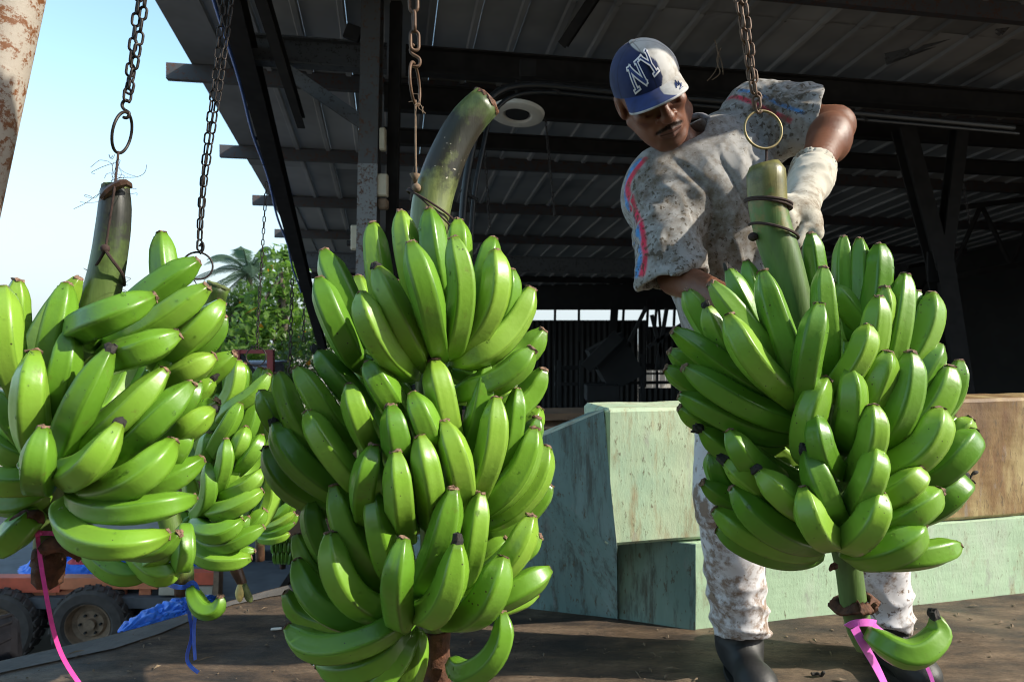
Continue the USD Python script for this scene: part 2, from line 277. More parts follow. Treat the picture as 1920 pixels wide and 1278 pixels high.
# concrete
m_floor = M('dock_floor', {'g': ('geometry', {}), 'mp': ('mapping', {'scale': (1.0, 3.2, 1.0), 'rotation': (0, 0, 0.2)}),
    'n': ('noise_texture', {'scale': 3.2, 'detail': 9.0, 'roughness': 0.68}), 'n2': ('noise_texture', {'scale': 1.1, 'detail': 5.0, 'roughness': 0.6}), 'n3': ('noise_texture', {'scale': 60.0, 'detail': 9.0, 'roughness': 0.8}),
    'r': ('rgb_ramp', {'ramp': [(0.32, (0.010, 0.008, 0.0065)), (0.45, (0.042, 0.028, 0.018)), (0.55, (0.088, 0.058, 0.035)), (0.70, (0.17, 0.12, 0.078))]}),
    'r3': ('rgb_ramp', {'ramp': [(0.3, (0.3, 0.29, 0.28)), (0.48, (0.95, 0.95, 0.95)), (0.7, (1.6, 1.55, 1.5))]}), 'mu': ('mix', {'mix_type': 'multiply', 'fac': 1.0}),
    'v': ('voronoi_texture', {'scale': 55.0}), 'vl': ('math', {'math_type': 'less_than', 'value2': 0.13}), 'vm': ('math', {'math_type': 'multiply'}), 'vg': ('math', {'math_type': 'greater_than', 'value2': 0.6}), 'mv': ('mix', {'color2': (0.2, 0.165, 0.12)}),
    'rr': ('map_range', {'from_min': 0.42, 'from_max': 0.6, 'to_min': 0.45, 'to_max': 0.95, 'clamp': True}),
    'b': ('bump', {'strength': 0.8, 'distance': 0.014}), 'ba': ('math', {'math_type': 'multiply_add', 'value2': 0.4}), 'p': ('principled_bsdf', {})},
    [('g.position', 'mp.vector'), ('mp.vector', 'n.vector'), ('g.position', 'n2.vector'), ('mp.vector', 'n3.vector'), ('n.fac', 'r.fac'), ('n3.fac', 'r3.fac'), ('r.color', 'mu.color1'), ('r3.color', 'mu.color2'),
     ('g.position', 'v.vector'), ('v.distance', 'vl.value1'), ('n3.fac', 'vg.value1'), ('vl.value', 'vm.value1'), ('vg.value', 'vm.value2'), ('vm.value', 'mv.fac'), ('mu.color', 'mv.color1'),
     ('mv.color', 'p.base_color'), ('n2.fac', 'rr.value'), ('rr.result', 'p.roughness'), ('n3.fac', 'ba.value1'), ('n.fac', 'ba.value3'), ('ba.value', 'b.height'), ('b.normal', 'p.normal')])
def green_wall(name, base, base2, rust, amount, streak=(5, 5, 1.0), bleach=(0.52, 0.56, 0.42), soft=0.14, speck=0.60):
    return M(name, {'g': ('geometry', {}), 'mp': ('mapping', {'scale': streak}), 'mp2': ('mapping', {'scale': (1.3, 1.3, 0.42)}),
        'n': ('noise_texture', {'scale': 2.6, 'detail': 10.0, 'roughness': 0.72}), 'n2': ('noise_texture', {'scale': 4.0, 'detail': 7.0, 'roughness': 0.65}), 'n3': ('noise_texture', {'scale': 58.0, 'detail': 7.0, 'roughness': 0.75}), 'n4': ('noise_texture', {'scale': 14.0, 'detail': 8.0, 'roughness': 0.7}),
        'r': ('rgb_ramp', {'ramp': [(0.3, base2), (0.5, base), (0.72, bleach)]}),
        'ru': ('map_range', {'from_min': amount, 'from_max': amount + soft, 'to_min': 0, 'to_max': 0.7, 'clamp': True}), 'mr': ('mix', {}),
        'rc': ('rgb_ramp', {'ramp': [(0.35, tuple(c * 0.6 for c in rust)), (0.65, tuple(c * 1.4 for c in rust))]}),
        'sp': ('map_range', {'from_min': speck, 'from_max': speck + 0.05, 'to_min': 0, 'to_max': 0.8, 'clamp': True}), 'ms': ('mix', {'color2': (0.10, 0.07, 0.035)}),
        'gp': ('map_range', {'from_min': 0.58, 'from_max': 0.70, 'to_min': 0, 'to_max': 0.6, 'clamp': True}), 'mg': ('mix', {'color2': (0.27, 0.26, 0.25)}),
        'b': ('bump', {'strength': 0.35, 'distance': 0.006}), 'p': ('principled_bsdf', {'roughness': 0.62})},
        [('g.position', 'mp.vector'), ('mp.vector', 'n.vector'), ('g.position', 'mp2.vector'), ('mp2.vector', 'n3.vector'), ('mp2.vector', 'n2.vector'), ('mp2.vector', 'n4.vector'),
         ('n2.fac', 'r.fac'), ('n.fac', 'ru.value'), ('ru.result', 'mr.fac'), ('n4.fac', 'rc.fac'), ('r.color', 'mr.color1'), ('rc.color', 'mr.color2'),
         ('n4.fac', 'gp.value'), ('gp.result', 'mg.fac'), ('mr.color', 'mg.color1'),
         ('n3.fac', 'sp.value'), ('sp.result', 'ms.fac'), ('mg.color', 'ms.color1'), ('ms.color', 'p.base_color'), ('n3.fac', 'b.height'), ('b.normal', 'p.normal')])
m_wall_a = green_wall('wall_pale_green', (0.40, 0.50, 0.34), (0.32, 0.47, 0.34), (0.26, 0.16, 0.07), 0.52, (7, 7, 1.6), (0.5, 0.56, 0.42), 0.16, 0.585)
m_wall_b = green_wall('wall_rusty', (0.22, 0.135, 0.05), (0.10, 0.05, 0.02), (0.15, 0.065, 0.024), 0.50, (7, 7, 1.8), (0.46, 0.38, 0.18), 0.16, 0.57)
m_ledge = green_wall('ledge_green', (0.40, 0.56, 0.38), (0.36, 0.51, 0.34), (0.24, 0.16, 0.08), 0.57, (5, 5, 2.2), (0.45, 0.54, 0.42), 0.14, 0.60)
m_wing = green_wall('wing_teal', (0.165, 0.26, 0.24), (0.12, 0.20, 0.19), (0.055, 0.042, 0.03), 0.50, (9, 9, 1.1), (0.24, 0.32, 0.31), 0.12, 0.58)
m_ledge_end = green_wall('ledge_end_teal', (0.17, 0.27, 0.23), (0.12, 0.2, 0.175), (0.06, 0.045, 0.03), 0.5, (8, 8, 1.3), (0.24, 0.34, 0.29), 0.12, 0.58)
m_brownwall = plain('brown_concrete', (0.13, 0.085, 0.05), 0.8, var=0.5, scale=6, bump=0.4)
m_yard = plain('yard_earth', (0.22, 0.195, 0.165), 0.9, var=0.35, scale=1.2, bump=0.5, bscale=8)
m_curb = plain('dock_edge', (0.09, 0.082, 0.075), 0.8, var=0.4, scale=7, bump=0.5, bscale=40)
# ------------------------------------------------------------------ ground, dock, yard
YARD = -1.65
g = np.array([[-400, -60, YARD], [400, -60, YARD], [400, 600, YARD], [-400, 600, YARD]])
obj('yard_ground', (g, np.array([[0, 1, 2, 3]])), m_yard, kind='structure')
from shapely.geometry import Polygon
e0, e1 = np.array([-1.52, 2.03]), np.array([-0.83, 2.67]); ed = (e1 - e0) / np.linalg.norm(e1 - e0)
en = np.array([ed[1], -ed[0]])
# broken edge of the dock slab
ts = np.linspace(-3.2, 18, 160)
edge = [e0 + ed * t + en * (0.022 * math.sin(t * 5.1) + 0.05 * (meshkit.fbm(np.array([[t * 3.1, 0.3, 0.7]]))[0] - 0.5)) for t in ts]
poly = Polygon([tuple(p) for p in edge] + [(14, 14.8), (14, -2.5), (-3.2, -2.5)])
slab = trimesh.creation.extrude_polygon(poly.buffer(0), 0.25, engine='earcut'); slab.apply_translation((0, 0, -0.25))
obj('dock_floor', slab, m_floor, kind='structure')
wallp = Polygon([tuple(p + en * 0.08) for p in edge] + [(13.9, 14.7), (13.9, -2.4), (-3.1, -2.4)])
base = trimesh.creation.extrude_polygon(wallp.buffer(0), 1.4, engine='earcut'); base.apply_translation((0, 0, YARD + 0.0))
obj('dock_base', base, m_curb, kind='structure')
# pale worn kerb strip along the dock edge
k = []
for i in range(len(ts) - 1):
    a, b = edge[i] + en * 0.015, edge[i + 1] + en * 0.015
    wa, wb = 0.085 + 0.05 * math.sin(ts[i] * 7.3) * math.sin(ts[i] * 2.1), 0.085 + 0.05 * math.sin(ts[i+1] * 7.3) * math.sin(ts[i+1] * 2.1)
    k.append([(*a, 0.004), (*(a + en * wa), 0.004), (*(b + en * wb), 0.004), (*b, 0.004)])
kv = np.array(k).reshape(-1, 3); kf = np.arange(len(kv)).reshape(-1, 4)
obj('dock_edge_strip', (kv, kf), m_curb, kind='structure')
# crumbs of plant debris on the floor
db = []
for i in range(230):
    px, py = rng.uniform(0, 1920), rng.uniform(1115, 1278)
    Y = 0.95 * F / (py - 639); c = at(px, py, Y); c[2] = 0.004
    if (c[:2] - e0) @ en < 0.06: continue
    s = rng.uniform(0.001, 0.0042)
    ic = trimesh.creation.icosphere(0, 1.0); ic.apply_scale((s * rng.uniform(.6, 2), s * rng.uniform(.6, 1.6), s * 0.5)); ic.apply_transform(trimesh.transformations.rotation_matrix(rng.uniform(0, 6), (0, 0, 1))); ic.apply_translation(c)
    db.append(ic)
for i in range(90):      # leaf and peel scraps
    px, py = rng.uniform(0, 1920), rng.uniform(1125, 1278)
    Y = 0.95 * F / (py - 639); c = at(px, py, Y); c[2] = 0.004
    if (c[:2] - e0) @ en < 0.08: continue
    L_, w_ = rng.uniform(.008, .03), rng.uniform(.002, .006); a_ = rng.uniform(0, 6.3); d_ = np.array([math.cos(a_), math.sin(a_), 0]); s_ = np.array([-d_[1], d_[0], 0]); h_ = rng.uniform(.002, .007)
    pp = [c - d_ * L_, c + s_ * w_ + [0, 0, h_], c + d_ * L_ + [0, 0, h_ * .3], c - s_ * w_ + [0, 0, h_ * .6], c + [0, 0, h_ * 1.4]]
    db.append(trimesh.Trimesh(np.array(pp), np.array([[0, 3, 4], [3, 2, 4], [2, 1, 4], [1, 0, 4], [0, 1, 3], [1, 2, 3]]), process=False))
obj('floor_crumbs', cat(db), plain('crumbs', (0.13, 0.095, 0.06), 0.9, var=0.8, scale=14), label='small dry crumbs and leaf scraps scattered over the brown dock floor', category='crumbs', kind='stuff')
t = thing('dry_leaf_scrap', 'small blackened plant scrap lying on the floor right of the boot', 'plant scrap', loc=at(1535, 1268, 1.93) * [1, 1, 0])
for q in range(3):
    c = at(1528 + q * 7, 1266 + (q % 2) * 5, 1.93); c[2] = 0.01
    obj('flake', box(c, (0.022, 0.010, 0.007), 0.002, trimesh.transformations.euler_matrix(.3, .5 * q, q)), m_tip_black, t)

# ------------------------------------------------------------------ low concrete walls
A14 = math.radians(13.9); U = np.array([math.cos(A14), math.sin(A14), 0]); V = np.array([-math.sin(A14), math.cos(A14), 0])
P0 = np.array([0.606, 2.25, 0.0])
def prism(quad_bottom, z0, z1):
    p = Polygon([tuple(q[:2]) for q in quad_bottom]); m = trimesh.creation.extrude_polygon(p, z1 - z0, engine='earcut'); m.apply_translation((0, 0, z0)); return m
def rough(m, amp=0.004, n=4, seed=1, chip=0.0):
    for _ in range(n): m = m.subdivide()
    v = m.vertices; m.vertices = v + (meshkit.fbm(v * 9.0, 4, seed)[:, None] - 0.5) * amp * 2 * m.vertex_normals
    return m
wl = thing('low_green_wall', 'low pale green concrete wall with rust stains behind the worker', 'wall', loc=P0)
def wall_seg(t0, t1, z0, z1, depth, name, mat, seed):
    a, b = P0 + U * t0, P0 + U * t1
    m = box(np.zeros(3), (t1 - t0, depth, z1 - z0), 0.012)
    m.apply_transform(trimesh.transformations.rotation_matrix(A14, (0, 0, 1))); m.apply_translation((a + b) / 2 + V * (depth / 2 + (0.014 if z0 > .2 else 0)) + np.array([0, 0, (z0 + z1) / 2]))
    m = trimesh.Trimesh(*trimesh.remesh.subdivide_to_size(m.vertices, m.faces, 0.05), process=True)
    v = m.vertices; m.vertices = v + (meshkit.fbm(v * 8.0, 5, seed)[:, None] - 0.5) * 0.012 * m.vertex_normals
    return obj(name, m, mat, wl, smooth=40)
wall_seg(-0.308, 0.93, 0.289, 0.733, 0.22, 'upper_block', m_wall_a, 3)
wall_seg(0.932, 5.2, 0.287, 0.735, 0.22, 'upper_block', m_wall_b, 5)
# chamfered end of the ledge, faced with a thin darker teal sheet
P1 = np.array([0.367, 2.345, 0]); ce = np.array([P0[:2], P1[:2], (P1 + V[:3] * 0.06)[:2], (P0 + U * 5.2 + V * 0.27)[:2], (P0 + U * 5.2)[:2]])
endm = prism(ce, -0.01, 0.283)
endm = trimesh.Trimesh(*trimesh.remesh.subdivide_to_size(endm.vertices, endm.faces, 0.06), process=True)
endm.vertices = endm.vertices + (meshkit.fbm(endm.vertices * 8.0, 5, 8)[:, None] - 0.5) * 0.010 * endm.vertex_normals
obj('ledge', endm, m_ledge, wl, smooth=40)
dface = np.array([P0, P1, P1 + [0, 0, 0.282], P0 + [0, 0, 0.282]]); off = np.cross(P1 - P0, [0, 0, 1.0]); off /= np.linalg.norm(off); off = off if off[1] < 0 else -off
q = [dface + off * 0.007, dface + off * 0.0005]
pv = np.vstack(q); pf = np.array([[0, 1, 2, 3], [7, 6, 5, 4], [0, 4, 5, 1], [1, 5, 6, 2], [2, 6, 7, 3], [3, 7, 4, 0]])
obj('dark_end_coat', (pv, pf), m_ledge_end, wl, label='dark teal end face of the ledge')
# slanting wing wall
T0 = P0 + U * -0.324 + [0, 0, 0.728]; B0 = P0 + U * -0.279 + [0, 0, 0.287]
wing_d = np.array([-0.535, 0.28, 0]) / 0.604
T1 = T0 + wing_d * 0.35 + [0, 0, -0.155]; T2 = T0 + wing_d * 1.0 + [0, 0, -0.50]
F1 = np.array([0.362, 2.34, -0.01]); F2 = np.array([-0.45, 2.58, -0.01])
back = np.array([0.02, 0.16, 0])
fr = [T0, T1, T2, F2, F1, B0]
fv = np.array(fr + [p + back for p in fr]); ff = []
from itertools import combinations
tri = [[0, 1, 5], [1, 4, 5], [1, 3, 4], [1, 2, 3]]
ff += tri + [[c + 6, b + 6, a + 6] for a, b, c in tri]
for i in range(6):
    j = (i + 1) % 6; ff += [[i, i + 6, j + 6], [i, j + 6, j]]
wm = trimesh.Trimesh(fv, np.array(ff), process=True); wm.fix_normals()
ww = thing('slanting_wing_wall', 'weathered teal wing wall sloping down from the low wall, rusty bolt near its top', 'wall', loc=(0.1, 2.4, 0))
wm = trimesh.Trimesh(*trimesh.remesh.subdivide_to_size(wm.vertices, wm.faces, 0.05), process=True)
wm.vertices = wm.vertices + (meshkit.fbm(wm.vertices * 7.0, 4, 4)[:, None] - 0.5) * 0.006 * wm.vertex_normals
obj('wing_slab', wm, m_wing, ww, smooth=35)
bc = at(1108, 814, 2.235)
obj('bolt', cat([trimesh.creation.cylinder(0.013, segment=[bc + [0, 0.03, 0], bc + [0, -0.03, 0.0]], sections=6), trimesh.creation.cylinder(0.021, segment=[bc + [0, -0.006, 0], bc + [0, 0.02, 0]], sections=12)]), m_chain, ww)
# brown platform behind
bw = thing('brown_platform_wall', 'dim brown concrete platform wall behind the teal wing wall', 'wall', loc=(0.3, 3.6, 0))
obj('wall_body', bar(np.array([-1.6, 3.35, 0.26]), np.array([6.0, 4.9, 0.26]), 0.25, 0.54), m_brownwall, bw)
obj('coping', bar(np.array([-1.6, 3.33, 0.555]), np.array([6.0, 4.88, 0.555]), 0.29, 0.035), m_brownwall, bw)
obj('pipe', tube([(-1.6, 3.17, 0.50), (0.35, 3.57, 0.50)], 0.009, 8), m_rim, bw)

# ------------------------------------------------------------------ shed roof
AR = math.radians(10.2); RU = np.array([math.cos(AR), math.sin(AR), 0]); RV = np.array([-math.sin(AR), math.cos(AR), 0])
SL = 0.093; RZ = CAMZ + 2.5
def roof(p, q, dz=0.0): return RU * p + RV * q + np.array([0, 0, RZ - SL * q + dz])
Q0, Q1 = 1.1, 16.6; PL = -1.41  # front eave carried on out of view to cut overhead sky light
rf = thing('shed_roof', 'sloping grey metal shed roof on dark steel purlins over the packing dock', 'roof', loc=roof(PL, Q0) * [1, 1, 0])
W = 0.285; npan = 40
def panel(p0, p1, q0, q1, z=0.0):
    h = 0.022
    prof = [(p0, 0), (p1 - 0.055, 0), (p1 - 0.045, -h), (p1 - 0.012, -h), (p1 - 0.004, 0)]   # flat pan with a hanging seam rib
    vs = [roof(p, q0, z + dz) for p, dz in prof] + [roof(p, q1, z + dz) for p, dz in prof] + [roof(p0, q0, z + 0.02), roof(p1 - 0.004, q0, z + 0.02), roof(p0, q1, z + 0.02), roof(p1 - 0.004, q1, z + 0.02)]
    f = [[i, i + 1, i + 6, i + 5] for i in range(4)] + [[10, 12, 13, 11], [0, 5, 12, 10], [4, 11, 13, 9]]
    return trimesh.Trimesh(*meshkit.arrays((np.array(vs), np.array(f)))[:2], process=False)
m_roofs = [m_roof, plain('roof_sheet_dull', (0.20, 0.20, 0.198), 0.6, var=0.35, scale=1.8), plain('roof_sheet_pale', (0.35, 0.35, 0.347), 0.55, var=0.25, scale=1.2)]
for i in range(npan):
    for (a, b, dz) in ((Q0, 4.2, 0.006), (4.1, 7.4, 0.0), (7.3, 12.2, 0.006), (12.1, Q1, 0.0)):
        obj('roof_panel', panel(PL + i * W, PL + (i + 1) * W, a, b, dz), m_roofs[int(rng.choice(3, p=[.6, .25, .15]))], rf)
for n in range(-2, 8):
    q = 5.30 + n * 1.57
    a, b = roof(PL - 0.17, q, -0.062), roof(9.6, q, -0.062)
    obj('purlin', channel(a, b, 0.055, 0.115, 0.005), m_purlin_end if n < 4 else m_steel, rf)
a, b = roof(PL - 0.05, 1.2, -0.062), roof(9.6, 1.2, -0.062); obj('purlin', channel(a, b, 0.055, 0.115, 0.005), m_steel, rf)
for s in range(2):   # eave edge flashing along the free side
    pass
# rafters and tie beams under the purlins
fb0, fb1 = at(462, 92, 4.25), at(462, 92, 4.25) + RU * 9.5
obj('tie_beam', channel(fb0, fb0 + RU * 0.86, 0.10, 0.17, 0.009, kind='I'), m_steel2, rf)
obj('tie_beam', channel(fb0 + RU * 0.98 + [0, 0, 0], fb1, 0.10, 0.17, 0.009, kind='I'), m_steel, rf)
for yy, Yq in ((182, 5.15), (255, 5.6)):
    a = at(720, yy, Yq); obj('tie_beam', channel(a, a + RU * 8.5, 0.08, 0.20 if yy < 200 else 0.13, 0.009, kind='I'), m_steel, rf)
a = at(575, 487, 9.0); obj('tie_beam', channel(a, a + RU * 9, 0.10, 0.22, 0.01, kind='I'), m_steel2, rf)
obj('brace', channel(at(530, 128, 4.25), at(688, 236, 4.25), 0.075, 0.075, 0.007, up=(0, 1, 0)), m_steel2, rf)
obj('brace', channel(at(1056, 84, 4.35), at(1125, -20, 4.1), 0.06, 0.06, 0.007, up=(0, 1, 0)), m_steel, rf)
obj('brace', channel(at(1660, 110, 5.0), at(1930, 10, 4.6), 0.08, 0.08, 0.007, up=(0, 1, 0)), m_steel2, rf)
obj('brace', channel(at(1870, 62, 4.7), at(1935, -8, 4.6), 0.06, 0.06, 0.007, up=(0, 1, 0)), m_steel2, rf)
# dark sloping edge rafter and the blue cable clipped to it
r0, r1 = at(418, -70, 3.5), at(608, 662, 12.0)
er = thing('edge_rafter', 'dark steel rafter slanting down along the open side of the shed', 'beam', loc=r1)
obj('rafter', channel(r0, r1, 0.115, 0.17, 0.01, kind='I'), m_steel, er)
for k in range(6):
    c = r0 + (r1 - r0) * (0.02 + k * 0.045); obj('cable_clip', box(c + [-0.075, -0.05, 0.02], (0.035, 0.03, 0.02), 0.003), m_steel, er)
cb = [r0 + (r1 - r0) * s + np.array([-0.085 - 0.008 * math.sin(s * 40), -0.06, 0.01 + 0.012 * math.sin(s * 31)]) for s in np.linspace(0, 0.62, 60)]
obj('edge_cable', tube(cb, 0.011, 8), m_bluecable, label='blue cable running along the dark edge rafter', category='cable', smooth=True)

# steel column with its boxes
Yc = 4.15
cl = thing('steel_column', 'rust spotted grey steel column behind the middle banana bunch', 'column', loc=at(692, 639, Yc) * [1, 1, 0])
c0, c1 = at(690, 560, Yc) , at(700, -40, Yc); c0 = c0 + (c0 - c1) * 0.85; c0[2] = 0
obj('shaft', channel(c0, c1, 0.115, 0.12, 0.009, up=(0, 1, 0), kind='I'), m_column, cl)
cm = at(694, 312, Yc); obj('lower_flange', bar(cm + [0, -0.066, 0], c0 + [0, -0.066, 0], 0.118, 0.008, up=(0, 1, 0)), m_column_low, cl, label='paler speckled lower flange plate')
c2 = c1 + [0.125, 0.1, 0]; c3 = c0 + [0.125, 0.1, 0]
obj('side_flange', bar(c3, c2, 0.07, 0.06, up=(0, 1, 0)), m_steel, cl)
obj('plate', box(at(662, 62, Yc + 0.02), (0.10, 0.03, 0.09), 0.004, trimesh.transformations.euler_matrix(0, .35, 0)), m_steel, cl)
def ebox(px, py, w, h, label, knobs=0, d=0.05):
    t = thing('switch_box', label, 'switch box', loc=at(px, py, Yc - 0.03))
    W_, H_ = w / F * Yc, h / F * Yc; c = at(px, py, Yc - 0.03)
    obj('housing', box(c, (W_, d, H_), 0.006), m_box, t)
    obj('lid', box(c + [0, -d / 2 - 0.003, 0], (W_ * 0.86, 0.006, H_ * 0.9), 0.002), m_box, t)
    for k in range(knobs):
        kk = c + [-W_ / 2, -0.005, H_ * (0.22 - 0.44 * k)]
        obj('cable_gland', trimesh.creation.cylinder(0.017, segment=[kk + [-0.024, 0, 0], kk], sections=12), m_steel, t)
    return t
ebox(717, 348, 21, 42, 'beige switch box on the right side of the steel column')
ebox(718, 262, 11, 42, 'narrow pale box high on the steel column')
ebox(666, 446, 14, 46, 'beige box with two cable glands on the left of the column', 2)
t = thing('cable_socket', 'grey plastic socket just below the beige switch box on the column', 'socket', loc=at(718, 383, Yc))
obj('socket_body', box(at(718, 383, Yc - 0.02), (0.065, 0.06, 0.065), 0.012), m_rim, t)

# curved black rail, ring lamp
rl = spline([at(866, 470, 3.4), at(868, 395, 3.4), at(876, 325, 3.4), at(889, 262, 3.42), at(905, 205, 3.46), at(935, 172, 3.5), at(985, 160, 3.55), at(1080, 166, 3.62), at(1250, 182, 3.75), at(1900, 240, 4.4)], 90)
t = thing('bent_rail', 'shiny black overhead rail bending down behind the middle stalk', 'rail', loc=at(866, 470, 3.4))
obj('rail_tube', tube(rl, 0.019, 12), m_black, t, smooth=True)
rl2 = [p + np.array([0.045, 0.02, -0.03]) for p in rl]; obj('rail_tube', tube(rl2, 0.012, 10), m_black, t, smooth=True)
for k in (6, 24, 40, 52, 64): obj('rail_clamp', tube([rl[k] + [-0.02, 0, 0.01], rl[k] + [0.065, 0.02, -0.035]], 0.011, 8), m_steel, t)
lc = at(970, 214, 4.0); tlt = trimesh.transformations.euler_matrix(math.radians(-8), math.radians(5), 0)
t = thing('ring_lamp', 'round white ring lamp with dark centre under the roof', 'ceiling lamp', loc=lc)
n = 48; prof = [(0.070, 0.012), (0.074, 0.0), (0.088, -0.012), (0.135, -0.016), (0.155, -0.008), (0.160, 0.012)]
ring = trimesh.creation.revolve(np.array(prof + [(0.115, 0.03), prof[0]]), sections=n); ring.apply_transform(tlt); ring.apply_translation(lc)
obj('ring', ring, m_white, t, smooth=35)
disc = trimesh.creation.cylinder(0.069, 0.02, sections=32); disc.apply_transform(tlt); disc.apply_translation(lc + [0, 0, 0.004]); obj('centre_plate', disc, m_dark, t)
obj('hanger', tube([lc + [0, 0, 0.02], lc + [0.0, 0.02, 0.2]], 0.012, 8), m_steel, t)
obj('mount_plate', box(at(990, 130, 4.1), (0.10, 0.05, 0.10), 0.004), m_steel, t)

# far end of the shed
fw = thing('far_shed_wall', 'dark corrugated wall closing the far end of the shed', 'wall', loc=(2, 15, 0))
YF = 14.6
def corr(x0, x1, z0, z1, Y, amp=0.02, lam=0.12):
    n = max(int((x1 - x0) / lam * 4), 4); xs = np.linspace(x0, x1, n + 1); ys = Y + amp * np.sin(xs / lam * 2 * np.pi)
    vs = np.vstack([np.stack([xs, ys, np.full(n + 1, z0)], 1), np.stack([xs, ys, np.full(n + 1, z1)], 1), np.stack([xs, ys + .03, np.full(n + 1, z0)], 1), np.stack([xs, ys + .03, np.full(n + 1, z1)], 1)])
    k = n + 1; f = [[i, i + 1, i + 1 + k, i + k] for i in range(n)] + [[i + 1 + 2*k, i + 2*k, i + 3*k, i + 1 + 3*k] for i in range(n)] + [[0, k, 3*k, 2*k], [n, n + 2*k, n + 3*k, n + k], [k, k + n, k*3 + n, 3*k], [0, 2*k, 2*k + n, n]]
    return trimesh.Trimesh(*meshkit.arrays((vs, np.array(f)))[:2], process=False)
zx = lambda px: (px - 960) / F * YF
zz = lambda py: CAMZ - (py - 639) / F * YF
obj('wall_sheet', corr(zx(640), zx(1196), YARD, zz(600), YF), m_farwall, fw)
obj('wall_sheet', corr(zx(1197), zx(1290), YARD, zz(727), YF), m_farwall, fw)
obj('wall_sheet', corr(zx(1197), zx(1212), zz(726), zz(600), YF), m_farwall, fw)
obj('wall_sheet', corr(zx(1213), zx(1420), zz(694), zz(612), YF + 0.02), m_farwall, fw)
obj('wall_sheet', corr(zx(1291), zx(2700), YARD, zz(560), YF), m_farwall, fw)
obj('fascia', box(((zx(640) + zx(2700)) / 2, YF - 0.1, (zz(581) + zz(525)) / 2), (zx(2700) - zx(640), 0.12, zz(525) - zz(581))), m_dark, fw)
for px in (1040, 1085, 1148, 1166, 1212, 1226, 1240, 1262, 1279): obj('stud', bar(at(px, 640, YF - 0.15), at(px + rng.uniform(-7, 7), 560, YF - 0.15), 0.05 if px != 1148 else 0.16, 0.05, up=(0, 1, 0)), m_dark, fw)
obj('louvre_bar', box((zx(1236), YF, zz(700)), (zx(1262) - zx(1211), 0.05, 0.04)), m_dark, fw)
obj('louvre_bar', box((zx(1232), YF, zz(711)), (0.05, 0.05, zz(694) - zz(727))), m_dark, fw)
for (px, py, r) in ((1076, 671, 0.02),): pass
sw = thing('right_shed_wall', 'dark side wall of the shed far on the right', 'wall', loc=(9.8, 8, 0))
obj('wall_sheet', bar(np.array([9.6, 3.9, 1.1]), np.array([7.4, YF, 1.1]), 0.06, 5.4), m_farwall, sw)
# pale fence outside, seen through the far opening
t = thing('pale_fence', 'pale sunlit slatted fence outside the far opening of the shed', 'fence', loc=(3.4, 18, 0))
for k in range(14): obj('slat', box((2.6 + k * 0.17, 18.0, -0.3), (0.15, 0.03, 2.0), 0.004), m_white, t)
obj('rail', box((3.7, 18.04, 0.3), (2.5, 0.03, 0.08)), m_white, t)

# Y-shaped braced columns in the dark
def ycol(px0, py0, pxa, pya, pxb, pyb, Y, w, label, foot=760):
    t = thing('braced_column', label, 'column', loc=at(px0, py0, Y) * [1, 1, 0])
    f = at(px0, py0, Y); g = at(px0 + 42 * (foot - py0) / 260.0, foot, Y)
    obj('shaft', channel(g + (g - f) * 0.3, f + [0, 0, .05], w, w * 1.2, 0.01, up=(0, 1, 0), kind='I'), m_steel, t)
    obj('arm', channel(f, at(pxa, pya, Y), w * 0.9, w, 0.01, up=(0, 1, 0), kind='I'), m_steel, t)
    obj('arm', channel(f + [0.02, 0, 0], at(pxb, pyb, Y), w * 0.7, w * 0.8, 0.01, up=(0, 1, 0), kind='I'), m_steel, t)
    obj('gusset', box(f + [0, -0.01, 0.02], (w * 1.6, 0.02, w * 1.8), 0.005), m_steel, t)
ycol(1762, 505, 1693, 240, 1800, 235, 5.6, 0.14, 'dark forked steel column behind the right banana bunch')
def truss(px0, py0, px1, py1, hgt, Y, n, label):
    t = thing('roof_truss', label, 'truss', loc=at(px0, py0, Y))
    a, b = at(px0, py0, Y), at(px1, py1, Y + 1.0); h = np.array([0, 0, hgt])
    obj('chord', bar(a, b, 0.06, 0.06), m_steel, t); obj('chord', bar(a + h, b + h, 0.06, 0.06), m_steel, t)
    for i in range(n):
        p, q = a + (b - a) * i / n, a + (b - a) * (i + 1) / n
        obj('web', bar(p + (h if i % 2 else 0), q + (0 if i % 2 else h), 0.035, 0.035), m_steel, t)
truss(1780, 520, 2050, 470, 0.75, 7.5, 5, 'dark zigzag roof truss at the far right behind the forked column')
truss(1540, 590, 1760, 545, 0.5, 10.5, 5, 'dark low truss deep in the shed right of the right bunch')
# machine frames standing in the gloom
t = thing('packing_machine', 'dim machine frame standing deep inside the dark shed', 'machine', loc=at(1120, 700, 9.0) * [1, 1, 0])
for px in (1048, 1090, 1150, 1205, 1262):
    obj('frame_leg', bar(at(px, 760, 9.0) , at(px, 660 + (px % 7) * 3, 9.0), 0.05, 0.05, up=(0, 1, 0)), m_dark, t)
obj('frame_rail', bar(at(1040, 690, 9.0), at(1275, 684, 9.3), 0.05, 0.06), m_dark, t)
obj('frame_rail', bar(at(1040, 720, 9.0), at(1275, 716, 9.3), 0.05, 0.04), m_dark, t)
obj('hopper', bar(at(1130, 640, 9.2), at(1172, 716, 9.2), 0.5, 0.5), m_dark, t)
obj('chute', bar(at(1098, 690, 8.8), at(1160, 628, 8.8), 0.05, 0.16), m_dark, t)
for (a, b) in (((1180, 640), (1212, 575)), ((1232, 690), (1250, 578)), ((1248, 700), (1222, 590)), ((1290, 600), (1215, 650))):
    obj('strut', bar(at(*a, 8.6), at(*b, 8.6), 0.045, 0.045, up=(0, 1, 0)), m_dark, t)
obj('crate_panel', box(at(1128, 735, 8.7), (0.42, 0.3, 0.2), 0.01), m_dark, t)

